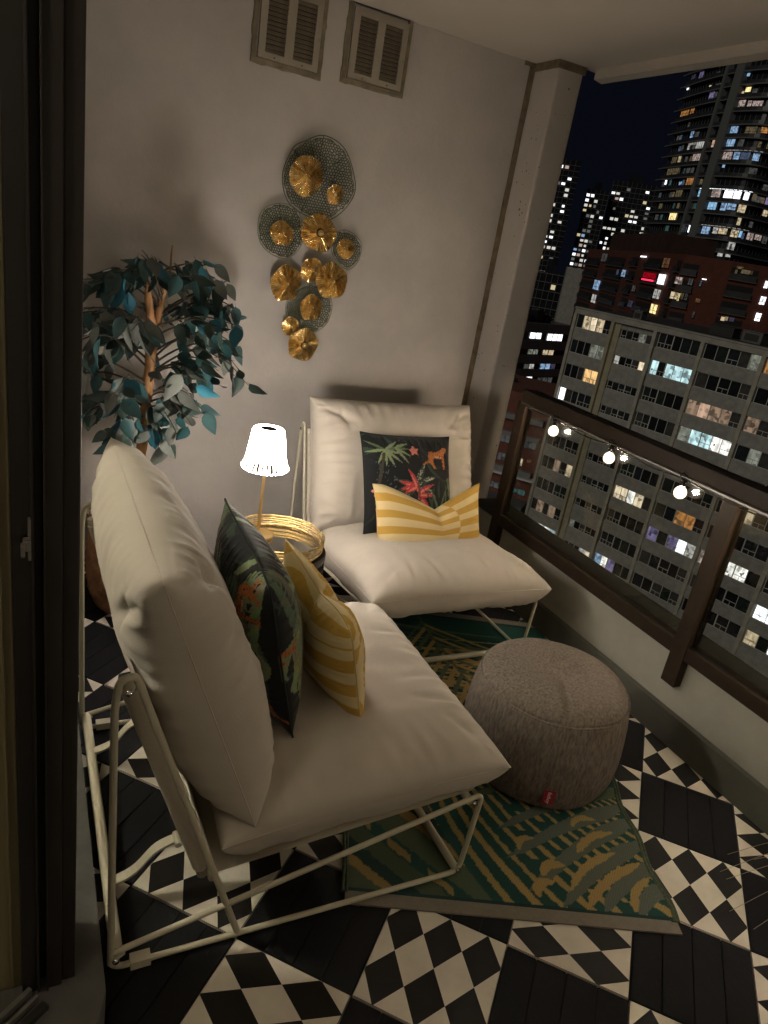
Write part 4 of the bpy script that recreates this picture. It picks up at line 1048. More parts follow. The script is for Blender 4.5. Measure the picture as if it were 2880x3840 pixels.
    for (v0, v1) in ((-0.034, 0.004), (Ln - 0.004, Ln + 0.034)):
        mb = MB(); n = 24; v = []; f = []
        for k in range(n + 1):
            u = -0.004 + (Wd + 0.014) * k / n; w_ = 0.0012 * noise.noise((u * 14, v0, 1))
            v += [P2(u, v0 + w_, 0.0012), P2(u, v0 + w_, 0.0062), P2(u, v1, 0.0066), P2(u, v1, 0.0012)]
            if k: b = 4 * k; f += [(b - 4 + q, b + q, b + q + 1, b - 3 + q) for q in range(3)]
        f += [(0, 1, 2, 3), tuple(4 * n + q for q in (3, 2, 1, 0))]
        mb.add(v, f, 0); mb.obj('binding', M['rug_grey'], root)
    for u0, sg in ((0.0, -1), (Wd, 1)):
        for off in (0.001, 0.010):
            pth = []
            for k in range(90):
                v = Ln * k / 89; wv = (0.006 * math.sin(v * 26) + 0.003 * math.sin(v * 11 + 1)) if sg > 0 else 0.001 * math.sin(v * 20)
                zz_ = 0.003 * (0.5 + 0.5 * math.sin(v * 26 + 1.0)) if sg > 0 else 0
                pth.append(P2(u0 + sg * off + wv, v, 0.0055 + zz_))
            MB().tube(pth, 0.0045, 6).obj('cord', M['rug_cord'], root)
rug()

# --- tweed pouf
def pouf():
    root = empty('pouf', (1.562, 1.505, 0.006), 0, 'round grey brown tweed pouf with a small red tag standing on the rug', 'pouf')
    prof = [(0.236, 0.0), (0.252, 0.010), (0.262, 0.05), (0.2655, 0.11), (0.264, 0.18), (0.259, 0.24), (0.252, 0.285), (0.247, 0.304), (0.2425, 0.313)]
    top = [(0.2395, 0.3145), (0.240, 0.3190), (0.228, 0.335), (0.200, 0.350), (0.160, 0.361), (0.115, 0.367), (0.07, 0.369), (0.03, 0.3695), (0.0005, 0.3695)]
    P = []
    for seq in (prof, top):
        for a, b in zip(seq[:-1], seq[1:]):
            for k in range(4): t = k / 4; P.append((a[0] + (b[0] - a[0]) * t, a[1] + (b[1] - a[1]) * t))
        P.append(seq[-1])
    A0 = -2.12                                                # direction of the side seam, towards the camera
    def fn(q, a):
        d = 0.004 * noise.noise((q.x * 9, q.y * 9, q.z * 8)) + 0.0016 * noise.noise((q.x * 30, q.y * 30, q.z * 10))
        r = math.hypot(q.x, q.y); k = 1 + d / max(r, 0.05)
        da = math.atan2(math.sin(a - A0), math.cos(a - A0)); z = q.z
        if z < 0.312: k -= 0.010 * math.exp(-(da / 0.012) ** 2)
        else:
            # crease that runs from the seam into the lid
            u = Vector((math.cos(A0 + 0.05), math.sin(A0 + 0.05))); al = q.x * u.x + q.y * u.y; pe = -q.x * u.y + q.y * u.x
            if al > 0.02: z -= 0.014 * math.exp(-((pe - 0.06 * (0.24 - al)) / 0.012) ** 2) * min(1, (al - 0.02) / 0.10); z += 0.006 * math.exp(-((pe + 0.028) / 0.018) ** 2) * min(1, (al - 0.02) / 0.1)
            z -= 0.022 * math.exp(-((q.x - 0.02) ** 2 + (q.y + 0.01) ** 2) / 0.012)
        return Vector((q.x * k, q.y * k, z))
    MB().lathe(P, 220, fn=fn).obj('body', M['pouf'], root)
    def ringpath(r, z): return [tuple(fn(Vector((r * math.cos(a), r * math.sin(a), z)), a)) for a in np.linspace(0, 2 * PI, 120, endpoint=False)]
    MB().tube(ringpath(0.2445, 0.3115), 0.0035, 6, closed=True).obj('seam', M['pouf'], root)
    MB().tube(ringpath(0.238, 0.004), 0.004, 6, closed=True).obj('seam', M['pouf'], root)
    MB().tube([tuple(fn(Vector((r * math.cos(A0 + 0.018), r * math.sin(A0 + 0.018), z)), A0 + 0.018) * 1.0) for r, z in P[:32]], 0.0022, 6).obj('side_seam', M['pouf'], root)
    # red woven tag with its lettering
    ta = A0 + 0.045; n_ = Vector((math.cos(ta), math.sin(ta), 0)); tx = Vector((-n_.y, n_.x, 0))
    tg = MB().bbox((-0.0175, -0.026, 0), (0.0175, 0.026, 0.0016), 0.0006).obj('tag', M['red_tag'], root)
    frame_at(tg, tuple(n_ * 0.2700 + Vector((0, 0, 0.068))), tx, (0.12 * tx.x, 0.12 * tx.y, 1))
    cu = bpy.data.curves.new('lettering', 'FONT'); cu.body = 'fatboy'; cu.size = 0.0175; cu.align_x = 'CENTER'; cu.align_y = 'CENTER'; cu.extrude = 0.0002; cu.shear = 0.25
    tmp = bpy.data.objects.new('tmp_text', cu); COL.objects.link(tmp); bpy.context.view_layer.update()
    me = bpy.data.meshes.new_from_object(tmp.evaluated_get(bpy.context.evaluated_depsgraph_get())); bpy.data.objects.remove(tmp)
    me.materials.clear(); me.materials.append(M['tag_text'])
    put('lettering', me, tg, (0, 0, 0.0019), (0, 0, R(-90)))
pouf()

# --- round black side table
TX, TY = 0.822, 2.258
tab = empty('side_table', (TX, TY, 0), 0, 'round black metal drum side table with upright rods between the two chairs', 'table')
def ringt(r, z, rad, n=48): return MB().tube([(r * math.cos(a), r * math.sin(a), z) for a in np.linspace(0, 2 * PI, n, endpoint=False)], rad, 8, closed=True)
MB().lathe([(0.0005, 0.488), (0.166, 0.488), (0.174, 0.486), (0.178, 0.478), (0.178, 0.462), (0.172, 0.458), (0.0005, 0.458)], 56, smooth=False).obj('table_top', M['black_metal'], tab)
ringt(0.172, 0.425, 0.006).obj('ring', M['black_metal'], tab); ringt(0.176, 0.012, 0.008).obj('base_ring', M['black_metal'], tab)
rod_me = MB().tube([(0, 0, 0.018), (0, 0, 0.458)], 0.0045, 6).mesh('rod', M['black_metal'])
for k in range(26):
    a = 2 * PI * k / 26; put('rod', rod_me, tab, (0.1725 * math.cos(a), 0.1725 * math.sin(a), 0), (0, 0, a))
# --- mirror tray with a rim of gilded twigs
tray = empty('mirror_tray', (TX - 0.002, TY + 0.002, 0.4885), 0, 'round mirror tray with a rim of gilded twigs on the side table', 'tray')
MB().lathe([(0.0005, 0.0), (0.160, 0.0), (0.160, 0.007), (0.0005, 0.007)], 64, smooth=False).obj('mirror', M['mirror'], tray)
random.seed(21)
for k in range(9):
    z0 = 0.004 + 0.0056 * k; r0 = 0.160 + 0.004 * math.sin(k * 2.1) + (0.003 if k in (0, 8) else 0) + 0.0008 * k
    # each ring is made of a few twigs that overlap
    st = random.uniform(0, 6.3); nt = 5
    mb = MB()
    for q in range(nt):
        a0 = st + q * 2 * PI / nt; ln = 2 * PI / nt + 0.25; pth = []; rad = []; ph = random.uniform(0, 9)
        for i in range(26):
            t = i / 25; a = a0 + ln * t
            r = r0 + 0.0022 * noise.noise((a * 5, k * 3.3, ph)); z = z0 + 0.0032 * noise.noise((a * 4, k * 1.7 + 9, ph)) + 0.002 * (t - 0.5)
            pth.append((r * math.cos(a), r * math.sin(a), z)); rad.append((0.0023 + 0.0009 * noise.noise((a * 22, k, 1))) * (0.55 if i in (0, 25) else 1))
        mb.tube(pth, rad, 6)
    mb.obj('twig', M['gold_twig'], tray)
# --- cordless lamp
LX, LY, LZ = 0.768, 2.330, 0.4965
lamp = empty('table_lamp', (LX, LY, LZ), 0, 'lit cordless gold table lamp with a fluted clear shade standing on the mirror tray', 'lamp')
MB().lathe([(0.0005, 0.0), (0.054, 0.0), (0.056, 0.002), (0.056, 0.008), (0.053, 0.011), (0.012, 0.013), (0.0075, 0.018), (0.0005, 0.018)], 64, smooth=False).obj('base', M['gold_satin'], lamp)
MB().lathe([(0.0056, 0.017), (0.0056, 0.290)], 16).obj('stem', M['gold_satin'], lamp)
prof = [(0.080, 0.268), (0.0745, 0.285), (0.0695, 0.300), (0.0665, 0.318), (0.0625, 0.345), (0.0585, 0.375), (0.0545, 0.400), (0.050, 0.409)]
NF = 30
def flute(q, a): 
    k = 1 + 0.035 * math.cos(a * NF); return Vector((q.x * k, q.y * k, q.z + (0.003 * math.cos(a * NF) if q.z < 0.27 else 0)))
def shade_mesh(pr, m, name, step=240):
    return MB().lathe(pr, step, fn=flute).mesh(name, m)
put('shade', shade_mesh(prof[2:], M['shade_glow'], 'shade'), lamp)
# the flared hem: glowing ribs with clear flutes between
mb = MB(); v = []; f = []
for k in range(NF):
    wide = 0.30 if k % 3 else 0.5
    for sgn in (0,):
        a0 = 2 * PI * (k - wide * 0.5) / NF; a1 = 2 * PI * (k + wide * 0.5) / NF; b = len(v)
        for (r, z) in prof[:3]:
            for a in (a0, a1): v.append((r * 1.035 * math.cos(a), r * 1.035 * math.sin(a), z - (0.003 if z < .27 else 0) * -1))
        f += [(b, b + 1, b + 3, b + 2), (b + 2, b + 3, b + 5, b + 4)]
mb.add(v, f, 0, True); mb.obj('hem_rib', M['shade_glow'], lamp)
MB().lathe([(0.0795, 0.2685), (0.074, 0.285), (0.0692, 0.2995)], 240, fn=flute).obj('hem', M['shade_clear'], lamp)
ringp = [tuple(flute(Vector((0.0805 * math.cos(a), 0.0805 * math.sin(a), 0.2675)), a)) for a in np.linspace(0, 2 * PI, 240, endpoint=False)]
MB().tube(ringp, 0.0017, 5, closed=True).obj('hem_edge', M['shade_glow'], lamp)
MB().lathe([(0.050, 0.409), (0.040, 0.4105), (0.030, 0.4095)], 40).obj('shade_lip', M['shade_glow'], lamp)
MB().lathe([(0.0298, 0.4094), (0.0285, 0.396), (0.0005, 0.396)], 32).obj('battery_cap', M['black_metal'], lamp)
# ================================================================== PLANT, WALL ART, SMALL THINGS
# --- woven basket
bk = empty('woven_basket', (0.425, 2.785, 0.0), 0, 'round brown woven basket planter on the deck behind the near chair', 'basket')
prof = [(0.150, 0.0), (0.172, 0.02), (0.188, 0.07), (0.198, 0.14), (0.201, 0.21), (0.197, 0.28), (0.188, 0.34), (0.180, 0.385)]
P = []
for a, b in zip(prof[:-1], prof[1:]):
    for k in range(9): t = k / 9; P.append((a[0] + (b[0] - a[0]) * t, a[1] + (b[1] - a[1]) * t))
P.append(prof[-1])
def weave(q, a):
    row = q.z / 0.019; i = math.floor(row); fr_ = row - i; br = math.sin(PI * fr_)
    k = 1 + (0.022 * br * (0.55 + 0.45 * math.cos(a * 30 + (i % 2) * PI)) + 0.006 * noise.noise((q.x * 40, q.y * 40, q.z * 60)))
    st = abs(math.sin(a * 5)) ; k += 0.02 * max(0, 1 - st * 7)
    return Vector((q.x * k, q.y * k, q.z))
MB().lathe(P, 200, fn=weave).obj('weave', M['wicker'], bk)
MB().lathe([(0.176, 0.385), (0.166, 0.36), (0.160, 0.30), (0.0005, 0.30)], 40).obj('liner', M['soil'], bk)
for s_ in (0, 1):
    pth = [((0.182 + 0.010 * math.sin(a * 26 + s_ * PI)) * math.cos(a), (0.182 + 0.010 * math.sin(a * 26 + s_ * PI)) * math.sin(a), 0.388 + 0.010 * math.cos(a * 26 + s_ * PI)) for a in np.linspace(0, 2 * PI, 260, endpoint=False)]
    MB().tube(pth, 0.0095, 6, closed=True).obj('braid', M['wicker'], bk)

# --- ficus
random.seed(31)
BX, BY = 0.425, 2.80
tree = empty('ficus_tree', (BX, BY, 0.28), 0, 'small ficus tree with drooping teal and grey green leaves in the woven basket', 'plant')
TL_ = Vector((BX, BY, 0.28))
def lp(p): return Vector(p) - TL_
trunk = [(0.425, 2.80, 0.29), (0.428, 2.81, 0.45), (0.420, 2.84, 0.60), (0.430, 2.85, 0.73), (0.437, 2.845, 0.88), (0.443, 2.85, 1.02), (0.456, 2.85, 1.115)]
def wob(pts, rads, n=6):
    out = []; rr = []
    for i in range(len(pts) - 1):
        for k in range(n):
            t = k / n; p = Vector(pts[i]).lerp(Vector(pts[i + 1]), t); p += Vector((noise.noise(p * 14), noise.noise(p * 14 + Vector((5, 0, 0))), 0)) * 0.004
            out.append(lp(p)); r = rads[i] + (rads[i + 1] - rads[i]) * t; rr.append(r * (1 + 0.10 * noise.noise(p * 30)))
    out.append(lp(pts[-1])); rr.append(rads[-1]); return out, rr
a, b = wob(trunk, [0.025, 0.023, 0.021, 0.0205, 0.020, 0.0205, 0.021]); MB().tube(a, b, 12).obj('trunk', M['bark'], tree)
a, b = wob([(0.456, 2.85, 1.105), (0.436, 2.845, 1.17), (0.428, 2.85, 1.235), (0.42, 2.86, 1.30)], [0.019, 0.0155, 0.0135, 0.006]); MB().tube(a, b, 10).obj('limb', M['bark'], tree)
a, b = wob([(0.456, 2.85, 1.105), (0.470, 2.86, 1.17), (0.476, 2.865, 1.24), (0.500, 2.85, 1.34), (0.503, 2.85, 1.430)], [0.018, 0.0155, 0.012, 0.005, 0.002]); MB().tube(a, b, 10).obj('limb', M['bark'], tree)
# leaves: folded ficus blades, five shapes
def leaf_mesh(L, Wd, fold, curl, m, nm):
    v = []; f = []; n = 7
    for i in range(n + 1):
        t = i / n; wv = Wd * (math.sin(PI * t ** 0.75) ** 0.85) * (1 - 0.35 * t) if 0 < t < 1 else 0.0006
        if t > 0.86: wv = Wd * 0.16 * (1 - t) / 0.14 + 0.0004
        y = -L * t; z = -curl * L * t * t
        v += [(-wv, y, z + wv * fold + 0.001 * math.sin(i * 2)), (0, y, z), (wv, y, z + wv * fold + 0.001 * math.cos(i * 2))]
        if i: k = 3 * i; f += [(k - 3, k - 2, k + 1, k), (k - 2, k - 1, k + 2, k + 1)]
    k = len(v); v += [(0.0008, 0, 0), (-0.0008, 0, 0), (-0.0006, 0.014, 0.004), (0.0006, 0.014, 0.004)]; f.append((k, k + 1, k + 2, k + 3))
    return MB().add(v, f, 0, True).mesh(nm, m)
LM = {k: [leaf_mesh(random.uniform(.080, .104), random.uniform(.0235, .030), random.uniform(.15, .5), random.uniform(.05, .35), M[k], 'leaf') for _ in range(3)] for k in ('leaf_teal', 'leaf_dark', 'leaf_cool_lit', 'leaf_grey')}
leaf_n = 0
def leaf_at(p, out, droop):
    """hang a leaf at p: its blade runs outwards and down"""
    global leaf_n
    d = (Vector((out.x, out.y, 0)).normalized() * (1 - droop) + Vector((random.uniform(-.35, .35), random.uniform(-.35, .35), -droop * 1.25))).normalized()
    side = d.cross(Vector((random.uniform(-.5, .5), random.uniform(-1, 0.2), random.uniform(.2, 1)))).normalized()
    nz = side.cross(-d).normalized()
    pf = (p.x - 0.42) / 0.4; low = (1.0 - p.z)
    w_ = [0.34, 0.32, 0.06 + max(0, 0.22 * low * (1.3 if pf > 0 else .5)), 0.28]  # cool-lit tone grows likelier low down and to the right
    k = random.choices(['leaf_teal', 'leaf_dark', 'leaf_cool_lit', 'leaf_grey'], w_)[0]
    o = put('leaf', random.choice(LM[k]), tree)
    s = random.uniform(.80, 1.22); y = -d
    o.matrix_local = Matrix(((side.x * s, y.x * s, nz.x * s, p.x - TL_.x), (side.y * s, y.y * s, nz.y * s, p.y - TL_.y), (side.z * s, y.z * s, nz.z * s, p.z - TL_.z), (0, 0, 0, 1)))
    leaf_n += 1
def branch(p0, p1, sagz, nl, spread=1.0):
    p0 = Vector(p0); p1 = Vector(p1); n = 12; pts = []
    for i in range(n + 1):
        t = i / n; p = p0.lerp(p1, t); p.z += sagz * math.sin(PI * t) ; p += Vector((noise.noise(p * 9), noise.noise(p * 9 + Vector((3, 1, 0))), noise.noise(p * 9 + Vector((0, 7, 0))))) * 0.014 * min(1, t * 3); pts.append(p)
    MB().tube([lp(p) for p in pts], [0.0046 * (1 - 0.75 * i / n) for i in range(n + 1)], 6).obj('branch', M['twig'], tree)
    for k in range(nl):
        t = 0.30 + 0.70 * (k + random.random() * .8) / nl; i = min(n - 1, int(t * n)); p = pts[i].lerp(pts[i + 1], t * n - i) if t < 1 else pts[-1]
        dr = (pts[i + 1] - pts[i]).normalized(); sd = Vector((-dr.y, dr.x, 0)).normalized() * (1 if k % 2 else -1)
        q = p + sd * random.uniform(0.004, 0.035) * spread + Vector((0, 0, random.uniform(-.015, .012)))
        leaf_at(q, dr * 0.6 + sd * 0.9, random.uniform(.15, .80))
BR = [  # from the trunk outwards: start height, end point, rise
    (1.30, (0.66, 2.83, 1.335), .03, 11), (1.32, (0.60, 2.76, 1.40), .02, 9), (1.28, (0.38, 2.78, 1.39), .02, 9), (1.25, (0.27, 2.80, 1.31), .05, 11), (1.22, (0.18, 2.85, 1.27), .05, 11), (1.20, (0.72, 2.84, 1.335), .01, 9),
    (1.18, (0.78, 2.86, 1.21), .06, 12), (1.14, (0.74, 2.72, 1.18), .05, 11), (1.10, (0.20, 2.72, 1.16), .07, 12), (1.12, (0.10, 2.84, 1.10), .07, 12), (1.08, (0.34, 2.63, 1.14), .06, 11), (1.05, (0.80, 2.88, 1.06), .08, 12),
    (1.00, (0.815, 2.84, 0.97), .11, 12), (0.98, (0.70, 2.80, 0.955), .05, 10), (0.96, (0.62, 2.66, 0.98), .06, 10), (1.02, (0.17, 2.78, 0.97), .09, 12), (0.94, (0.07, 2.88, 0.93), .07, 11), (0.92, (0.28, 2.66, 0.90), .06, 11),
    (0.90, (0.66, 2.82, 0.82), .05, 9), (0.86, (0.58, 2.70, 0.79), .05, 9), (0.84, (0.20, 2.76, 0.80), .06, 11), (0.80, (0.30, 2.68, 0.74), .05, 9), (0.76, (0.53, 2.78, 0.68), .05, 8), (0.82, (0.10, 2.90, 0.78), .06, 9),
    (1.16, (0.52, 3.02, 1.18), .05, 8), (1.00, (0.40, 3.03, 1.02), .05, 7), (0.88, (0.62, 2.98, 0.86), .05, 7), (1.26, (0.46, 2.95, 1.38), .03, 7)]
def on_trunk(z):
    if z > 1.115: return Vector((0.435 if random.random() < .5 else 0.474, 2.855, z))
    for p, q in zip(trunk[:-1], trunk[1:]):
        if p[2] <= z <= q[2]: return Vector(p).lerp(Vector(q), (z - p[2]) / (q[2] - p[2]))
for z, e, up, n in BR: branch(on_trunk(z - 0.02), e, up, n)
for z, e, up, n in BR[:24]:
    j = Vector((random.uniform(-.09, .03), random.uniform(-.10, .06), random.uniform(-.08, .05))); branch(on_trunk(min(1.29, z - 0.05)), Vector(e) + j, up + .01, int(n * .6))

# --- wall art: gilded flowers on pierced metal leaves
WA = math.atan(0.0414)
art = empty('wall_art', (1.15, wall_y(1.15), 1.50), WA, 'metal wall sculpture of gold ruffled flowers on dark green lace leaves', 'wall art')
def wl(x, z, off): return ((x - 1.15) / math.cos(WA), -off, z - 1.50)
LACE = [[(1.139, 1.927), (1.231, 1.901), (1.297, 1.808), (1.306, 1.715), (1.221, 1.615), (1.112, 1.608), (1.012, 1.653), (0.979, 1.748), (1.011, 1.852), (1.059, 1.89)],
        [(0.979, 1.64), (1.054, 1.63), (1.084, 1.589), (1.105, 1.526), (1.075, 1.457), (1.019, 1.425), (0.942, 1.447), (0.9, 1.5), (0.904, 1.596)],
        [(1.285, 1.58), (1.347, 1.564), (1.382, 1.525), (1.377, 1.46), (1.323, 1.418), (1.246, 1.473), (1.243, 1.549)],
        [(1.156, 1.336), (1.245, 1.304), (1.276, 1.254), (1.264, 1.175), (1.205, 1.128), (1.114, 1.141), (1.059, 1.201), (1.066, 1.27)]]
GOLD = [(1.079, 1.761, 0.072), (1.217, 1.712, 0.037), (0.998, 1.525, 0.045), (1.163, 1.552, 0.071), (1.301, 1.503, 0.039), (1.152, 1.394, 0.048), (1.041, 1.324, 0.07), (1.253, 1.36, 0.07), (1.171, 1.234, 0.053), (1.083, 1.143, 0.038), (1.153, 1.067, 0.068)]
for li, out in enumerate(LACE):
    n = len(out); pts = []
    for i in range(n):                                        # smooth outline
        for k in range(6):
            t = k / 6; p0, p1, p2, p3 = [Vector(out[(i + q) % n]) for q in (-1, 0, 1, 2)]
            pts.append(0.5 * ((2 * p1) + (p2 - p0) * t + (2 * p0 - 5 * p1 + 4 * p2 - p3) * t * t + (3 * p1 - p0 - 3 * p2 + p3) * t ** 3))
    c = sum(pts, Vector((0, 0))) / len(pts); m = len(pts)
    size = max((p - c).length for p in pts)
    cup = lambda p: 0.020 + 0.018 * ((p - c).length / size) ** 2 + 0.006 * noise.noise((p.x * 14, p.y * 14, li))
    # irregular net: cells from a jittered grid, turned into wires by their Voronoi edges
    random.seed(li + 3); cell = 0.0112 if li else 0.0122
    seeds = []
    nx_ = int(2.3 * size / cell)
    def inpoly(p):
        r = False
        for i in range(m):
            a, b = pts[i], pts[(i + 1) % m]
            if (a.y > p.y) != (b.y > p.y) and p.x < (b.x - a.x) * (p.y - a.y) / (b.y - a.y) + a.x: r = not r
        return r
    for i in range(-nx_ // 2, nx_ // 2 + 1):
        for j in range(-nx_ // 2, nx_ // 2 + 1):
            p = c + Vector(((i + 0.5 * (j % 2)) * cell, j * cell * 0.87)) + Vector((random.uniform(-.3, .3), random.uniform(-.3, .3))) * cell
            if inpoly(c + (p - c) * 1.02): seeds.append(p)
    vs, es, fs, _, _, _ = mgeo.delaunay_2d_cdt(seeds, [], [], 0, 1e-6)
    cen = []; e2f = {}
    for fi, fc in enumerate(fs):
        a, b, d = [vs[k] for k in fc]; cen.append((a + b + d) / 3)
        for q in range(3): e2f.setdefault(tuple(sorted((fc[q], fc[(q + 1) % 3]))), []).append(fi)
    mb = MB()
    def wire(p, q, r):
        A, B = Vector(wl(p.x, p.y, cup(p))), Vector(wl(q.x, q.y, cup(q))); t = (B - A)
        if t.length < 1e-5: return
        t.normalize(); s1 = t.cross(Vector((0, 1, 0))).normalized() * r; s2 = Vector((0, -1, 0)) * r
        vv = [A + s1, A + s2, A - s1, B + s1, B + s2, B - s1]
        mb.add(vv, [(0, 1, 4, 3), (1, 2, 5, 4)], 0)
    for e, fl in e2f.items():
        if len(fl) == 2 and (cen[fl[0]] - cen[fl[1]]).length < cell * 2.2: wire(cen[fl[0]], cen[fl[1]], 0.0019)
    mb.obj('lace_leaf', M['lace'], art)
    lf = art.children[-1]
    MB().tube([wl(p.x, p.y, cup(p)) for p in pts], 0.0019, 6, closed=True).obj('rim_wire', M['lace_edge'] if li else M['lace'], lf)
    for k in range(0, m, max(3, m // 7)):
        MB().tube([wl(c.x, c.y, cup(c)), wl(((c + pts[k]) / 2).x, ((c + pts[k]) / 2).y, cup((c + pts[k]) / 2)), wl(pts[k].x, pts[k].y, cup(pts[k]))], 0.0015, 5).obj('vein_wire', M['lace'], lf)
for gi, (x, z, r) in enumerate(GOLD):
    random.seed(gi * 7 + 1); r *= 1.10; npl = int(24 + r * 290); nr = 10; na = npl * 5; v = []; f = []
    tx_, tz_ = random.uniform(-.22, .22), random.uniform(-.22, .22)
    amp = [random.uniform(.35, 1.6) for _ in range(npl)]; jit = [random.uniform(-.25, .25) for _ in range(npl)]
    phs = random.uniform(0, 6)
    for i in range(nr + 1):
        t = i / nr
        for k in range(na):
            a = 2 * PI * k / na; pl = k / 5; ip = int(pl) % npl; u = pl - int(pl); prof_ = 1 - abs(2 * u - 1)
            rr = r * t * (1 + (0.030 * math.sin(3 * a + phs) + 0.022 * math.sin(5 * a + 2 * phs) + 0.012 * jit[ip] * 3) * t)
            h = 0.020 * r / 0.07 * (1 - t) ** 1.2 - 0.006 * t * t * math.sin(4 * a + phs) * r / .07
            h += 0.0095 * (r / .07) ** .6 * amp[ip] * (prof_ - .5) * min(1, t * 1.6) * (0.75 + 0.25 * math.sin(t * 9 + ip))
            px, pz = rr * math.cos(a), rr * math.sin(a)
            v.append((px, -(h + 0.045 + px * tx_ + pz * tz_), pz))
        if i: f += [((i - 1) * na + k, (i - 1) * na + (k + 1) % na, i * na + (k + 1) % na, i * na + k) for k in range(na)]
    p = wl(x, z, 0); me = MB().add(v, f, 0, False).mesh('gold_flower', M['gold']); fl = put('gold_flower', me, art, p)
    apex = -(0.020 * r / 0.07 + 0.045)
    big = gi in (3, 10)
    if big: MB().lathe([(0.0005, 0.0), (0.017, 0.0), (0.0185, 0.003), (0.015, 0.005)], 20).obj('cup', M['black_metal'], fl, (0, apex + 0.006, 0), (R(90), 0, 0))
    MB().ball((0, apex - (0.006 if big else 0.0), 0), 0.0125 if big else 0.0055, 10).obj('bead', M['gold_satin'], fl)
    MB().tube([(0, apex + 0.02, 0), (0, -0.002, 0)], 0.003, 6).obj('stem', M['black_metal'], fl)

# --- a planter of dried grass whose stems lean into the picture from the right
random.seed(8)
gp = empty('dried_grass', (2.02, 0.62, 0), 0, 'thin dry pale grass stems leaning over the tiles from the right edge', 'plant')
MB().lathe([(0.0005, 0.0), (0.085, 0.0), (0.098, 0.10), (0.105, 0.20), (0.098, 0.20), (0.0005, 0.185)], 32).obj('planter', M['terracotta'], gp)
for (ex, ey, ez, up) in ((1.885, 0.952, 0.03, .14), (1.815, 0.917, 0.02, .16), (1.80, 0.885, 0.03, .15), (1.735, 0.812, 0.01, .17), (1.755, 0.748, 0.01, .14), (1.93, 0.90, 0.05, .12)):
    s0 = Vector((random.uniform(-.04, .04), random.uniform(-.04, .04), 0.17)); e0 = Vector((ex - 2.02, ey - 0.62, ez)); pth = []
    for k in range(15):
        t = k / 14; p = s0.lerp(e0, t); p.z += up * math.sin(PI * t) * (1 - .3 * t); pth.append(p)
    MB().tube(pth, [0.0013 * (1 - .6 * k / 14) for k in range(15)], 5).obj('stem', M['dry_grass'], gp)
# ================================================================== THE CITY
M['facade'] = mat('grey_precast', (0.30, 0.285, 0.245), 0.9, var=0.2, scale=0.9, bump=0.3, bscale=8)
M['facade_panel'] = mat('grey_stucco_panel', (0.265, 0.258, 0.230), 0.9, var=0.2, scale=1.6, bump=0.3, bscale=9)
M['pilaster'] = mat('ribbed_pilaster', (0.35, 0.325, 0.265), 0.9, var=0.2, scale=1.2)
M['olive'] = mat('olive_return_wall', (0.32, 0.29, 0.195), 0.9, var=0.15, scale=1.2)
M['winframe'] = mat('grey_window_frame', (0.50, 0.49, 0.45), 0.6)
M['winframe_dark'] = mat('dark_window_frame', (0.03, 0.028, 0.025), 0.5)
def dark_pane(name, col, rough=0.08): return mat(name, col, rough, spec=0.6, var=0.5, scale=1.3)
DARK = [dark_pane('dark_pane', (0.010, 0.0105, 0.012)), dark_pane('dark_pane_blue', (0.018, 0.021, 0.026)), dark_pane('pane_with_curtain', (0.055, 0.052, 0.046), .3), dark_pane('dark_pane_green', (0.020, 0.026, 0.022))]
LIT = {
    'W': lit_room('room_white', (0.92, 0.96, 1.0), 2.6, .35), 'w': lit_room('room_pale', (0.88, 0.86, 0.80), 0.62, .5), 'wd': lit_room('room_dim', (0.80, 0.80, 0.76), 0.085, .5),
    'y': lit_room('room_cream', (1.0, 0.80, 0.50), 0.70, .5), 'yd': lit_room('room_dim_amber', (1.0, 0.78, 0.42), 0.13, .5), 'Y': lit_room('room_yellow', (1.0, 0.80, 0.36), 1.6, .4),
    'o': lit_room('room_orange', (1.0, 0.44, 0.13), 0.50, .5), 'od': lit_room('room_dim_orange', (1.0, 0.48, 0.22), 0.16, .5), 'p': lit_room('room_pinkish', (0.95, 0.74, 0.66), 0.55, .55),
    'b': lit_room('room_blue', (0.42, 0.66, 1.0), 0.75, .5), 'bd': lit_room('room_dim_blue', (0.45, 0.6, 1.0), 0.16, .5), 'B': lit_room('room_sky_blue', (0.36, 0.68, 1.0), 0.85, .3),
    'v': lit_room('room_violet', (0.60, 0.50, 0.95), 0.35, .5), 'vd': lit_room('room_dim_violet', (0.55, 0.50, 0.85), 0.10, .5), 'c': lit_room('room_peach', (1.0, 0.66, 0.46), 0.60, .3), 'cd': lit_room('room_teal', (0.35, 0.75, 0.70), 0.12, .5),
    'R': lit_room('room_red', (1.0, 0.01, 0.035), 0.32, .4), 'RR': emit('red_tube', (1.0, 0.03, 0.08), 2.6), 'C': lit_room('room_cyan', (0.66, 0.97, 1.0), 1.05, .55, 2.2), 'K': lit_room('room_bright', (0.95, 0.93, 0.86), 1.7, .6, 2.4),
    'g': lit_room('room_greenish', (0.78, 0.82, 0.66), 0.30, .5, 2.2), 'a': lit_room('room_amber', (1.0, 0.60, 0.24), 1.25, .45, 2.2), 'm': lit_room('room_warm_cream', (1.0, 0.82, 0.56), 1.05, .45, 2.2), 'P': lit_room('room_peach_dim', (1.0, 0.68, 0.46), 0.33, .5, 2.2)}

# --- ground far below
gnd = MB().add([(-1500, -1500, -38), (2500, -1500, -38), (2500, 2500, -38), (-1500, 2500, -38)], [(0, 1, 2, 3)]).obj('ground', mat('asphalt', (0.04, 0.04, 0.042), 0.9, var=0.2, scale=0.1))
tag(gnd, kind='structure')

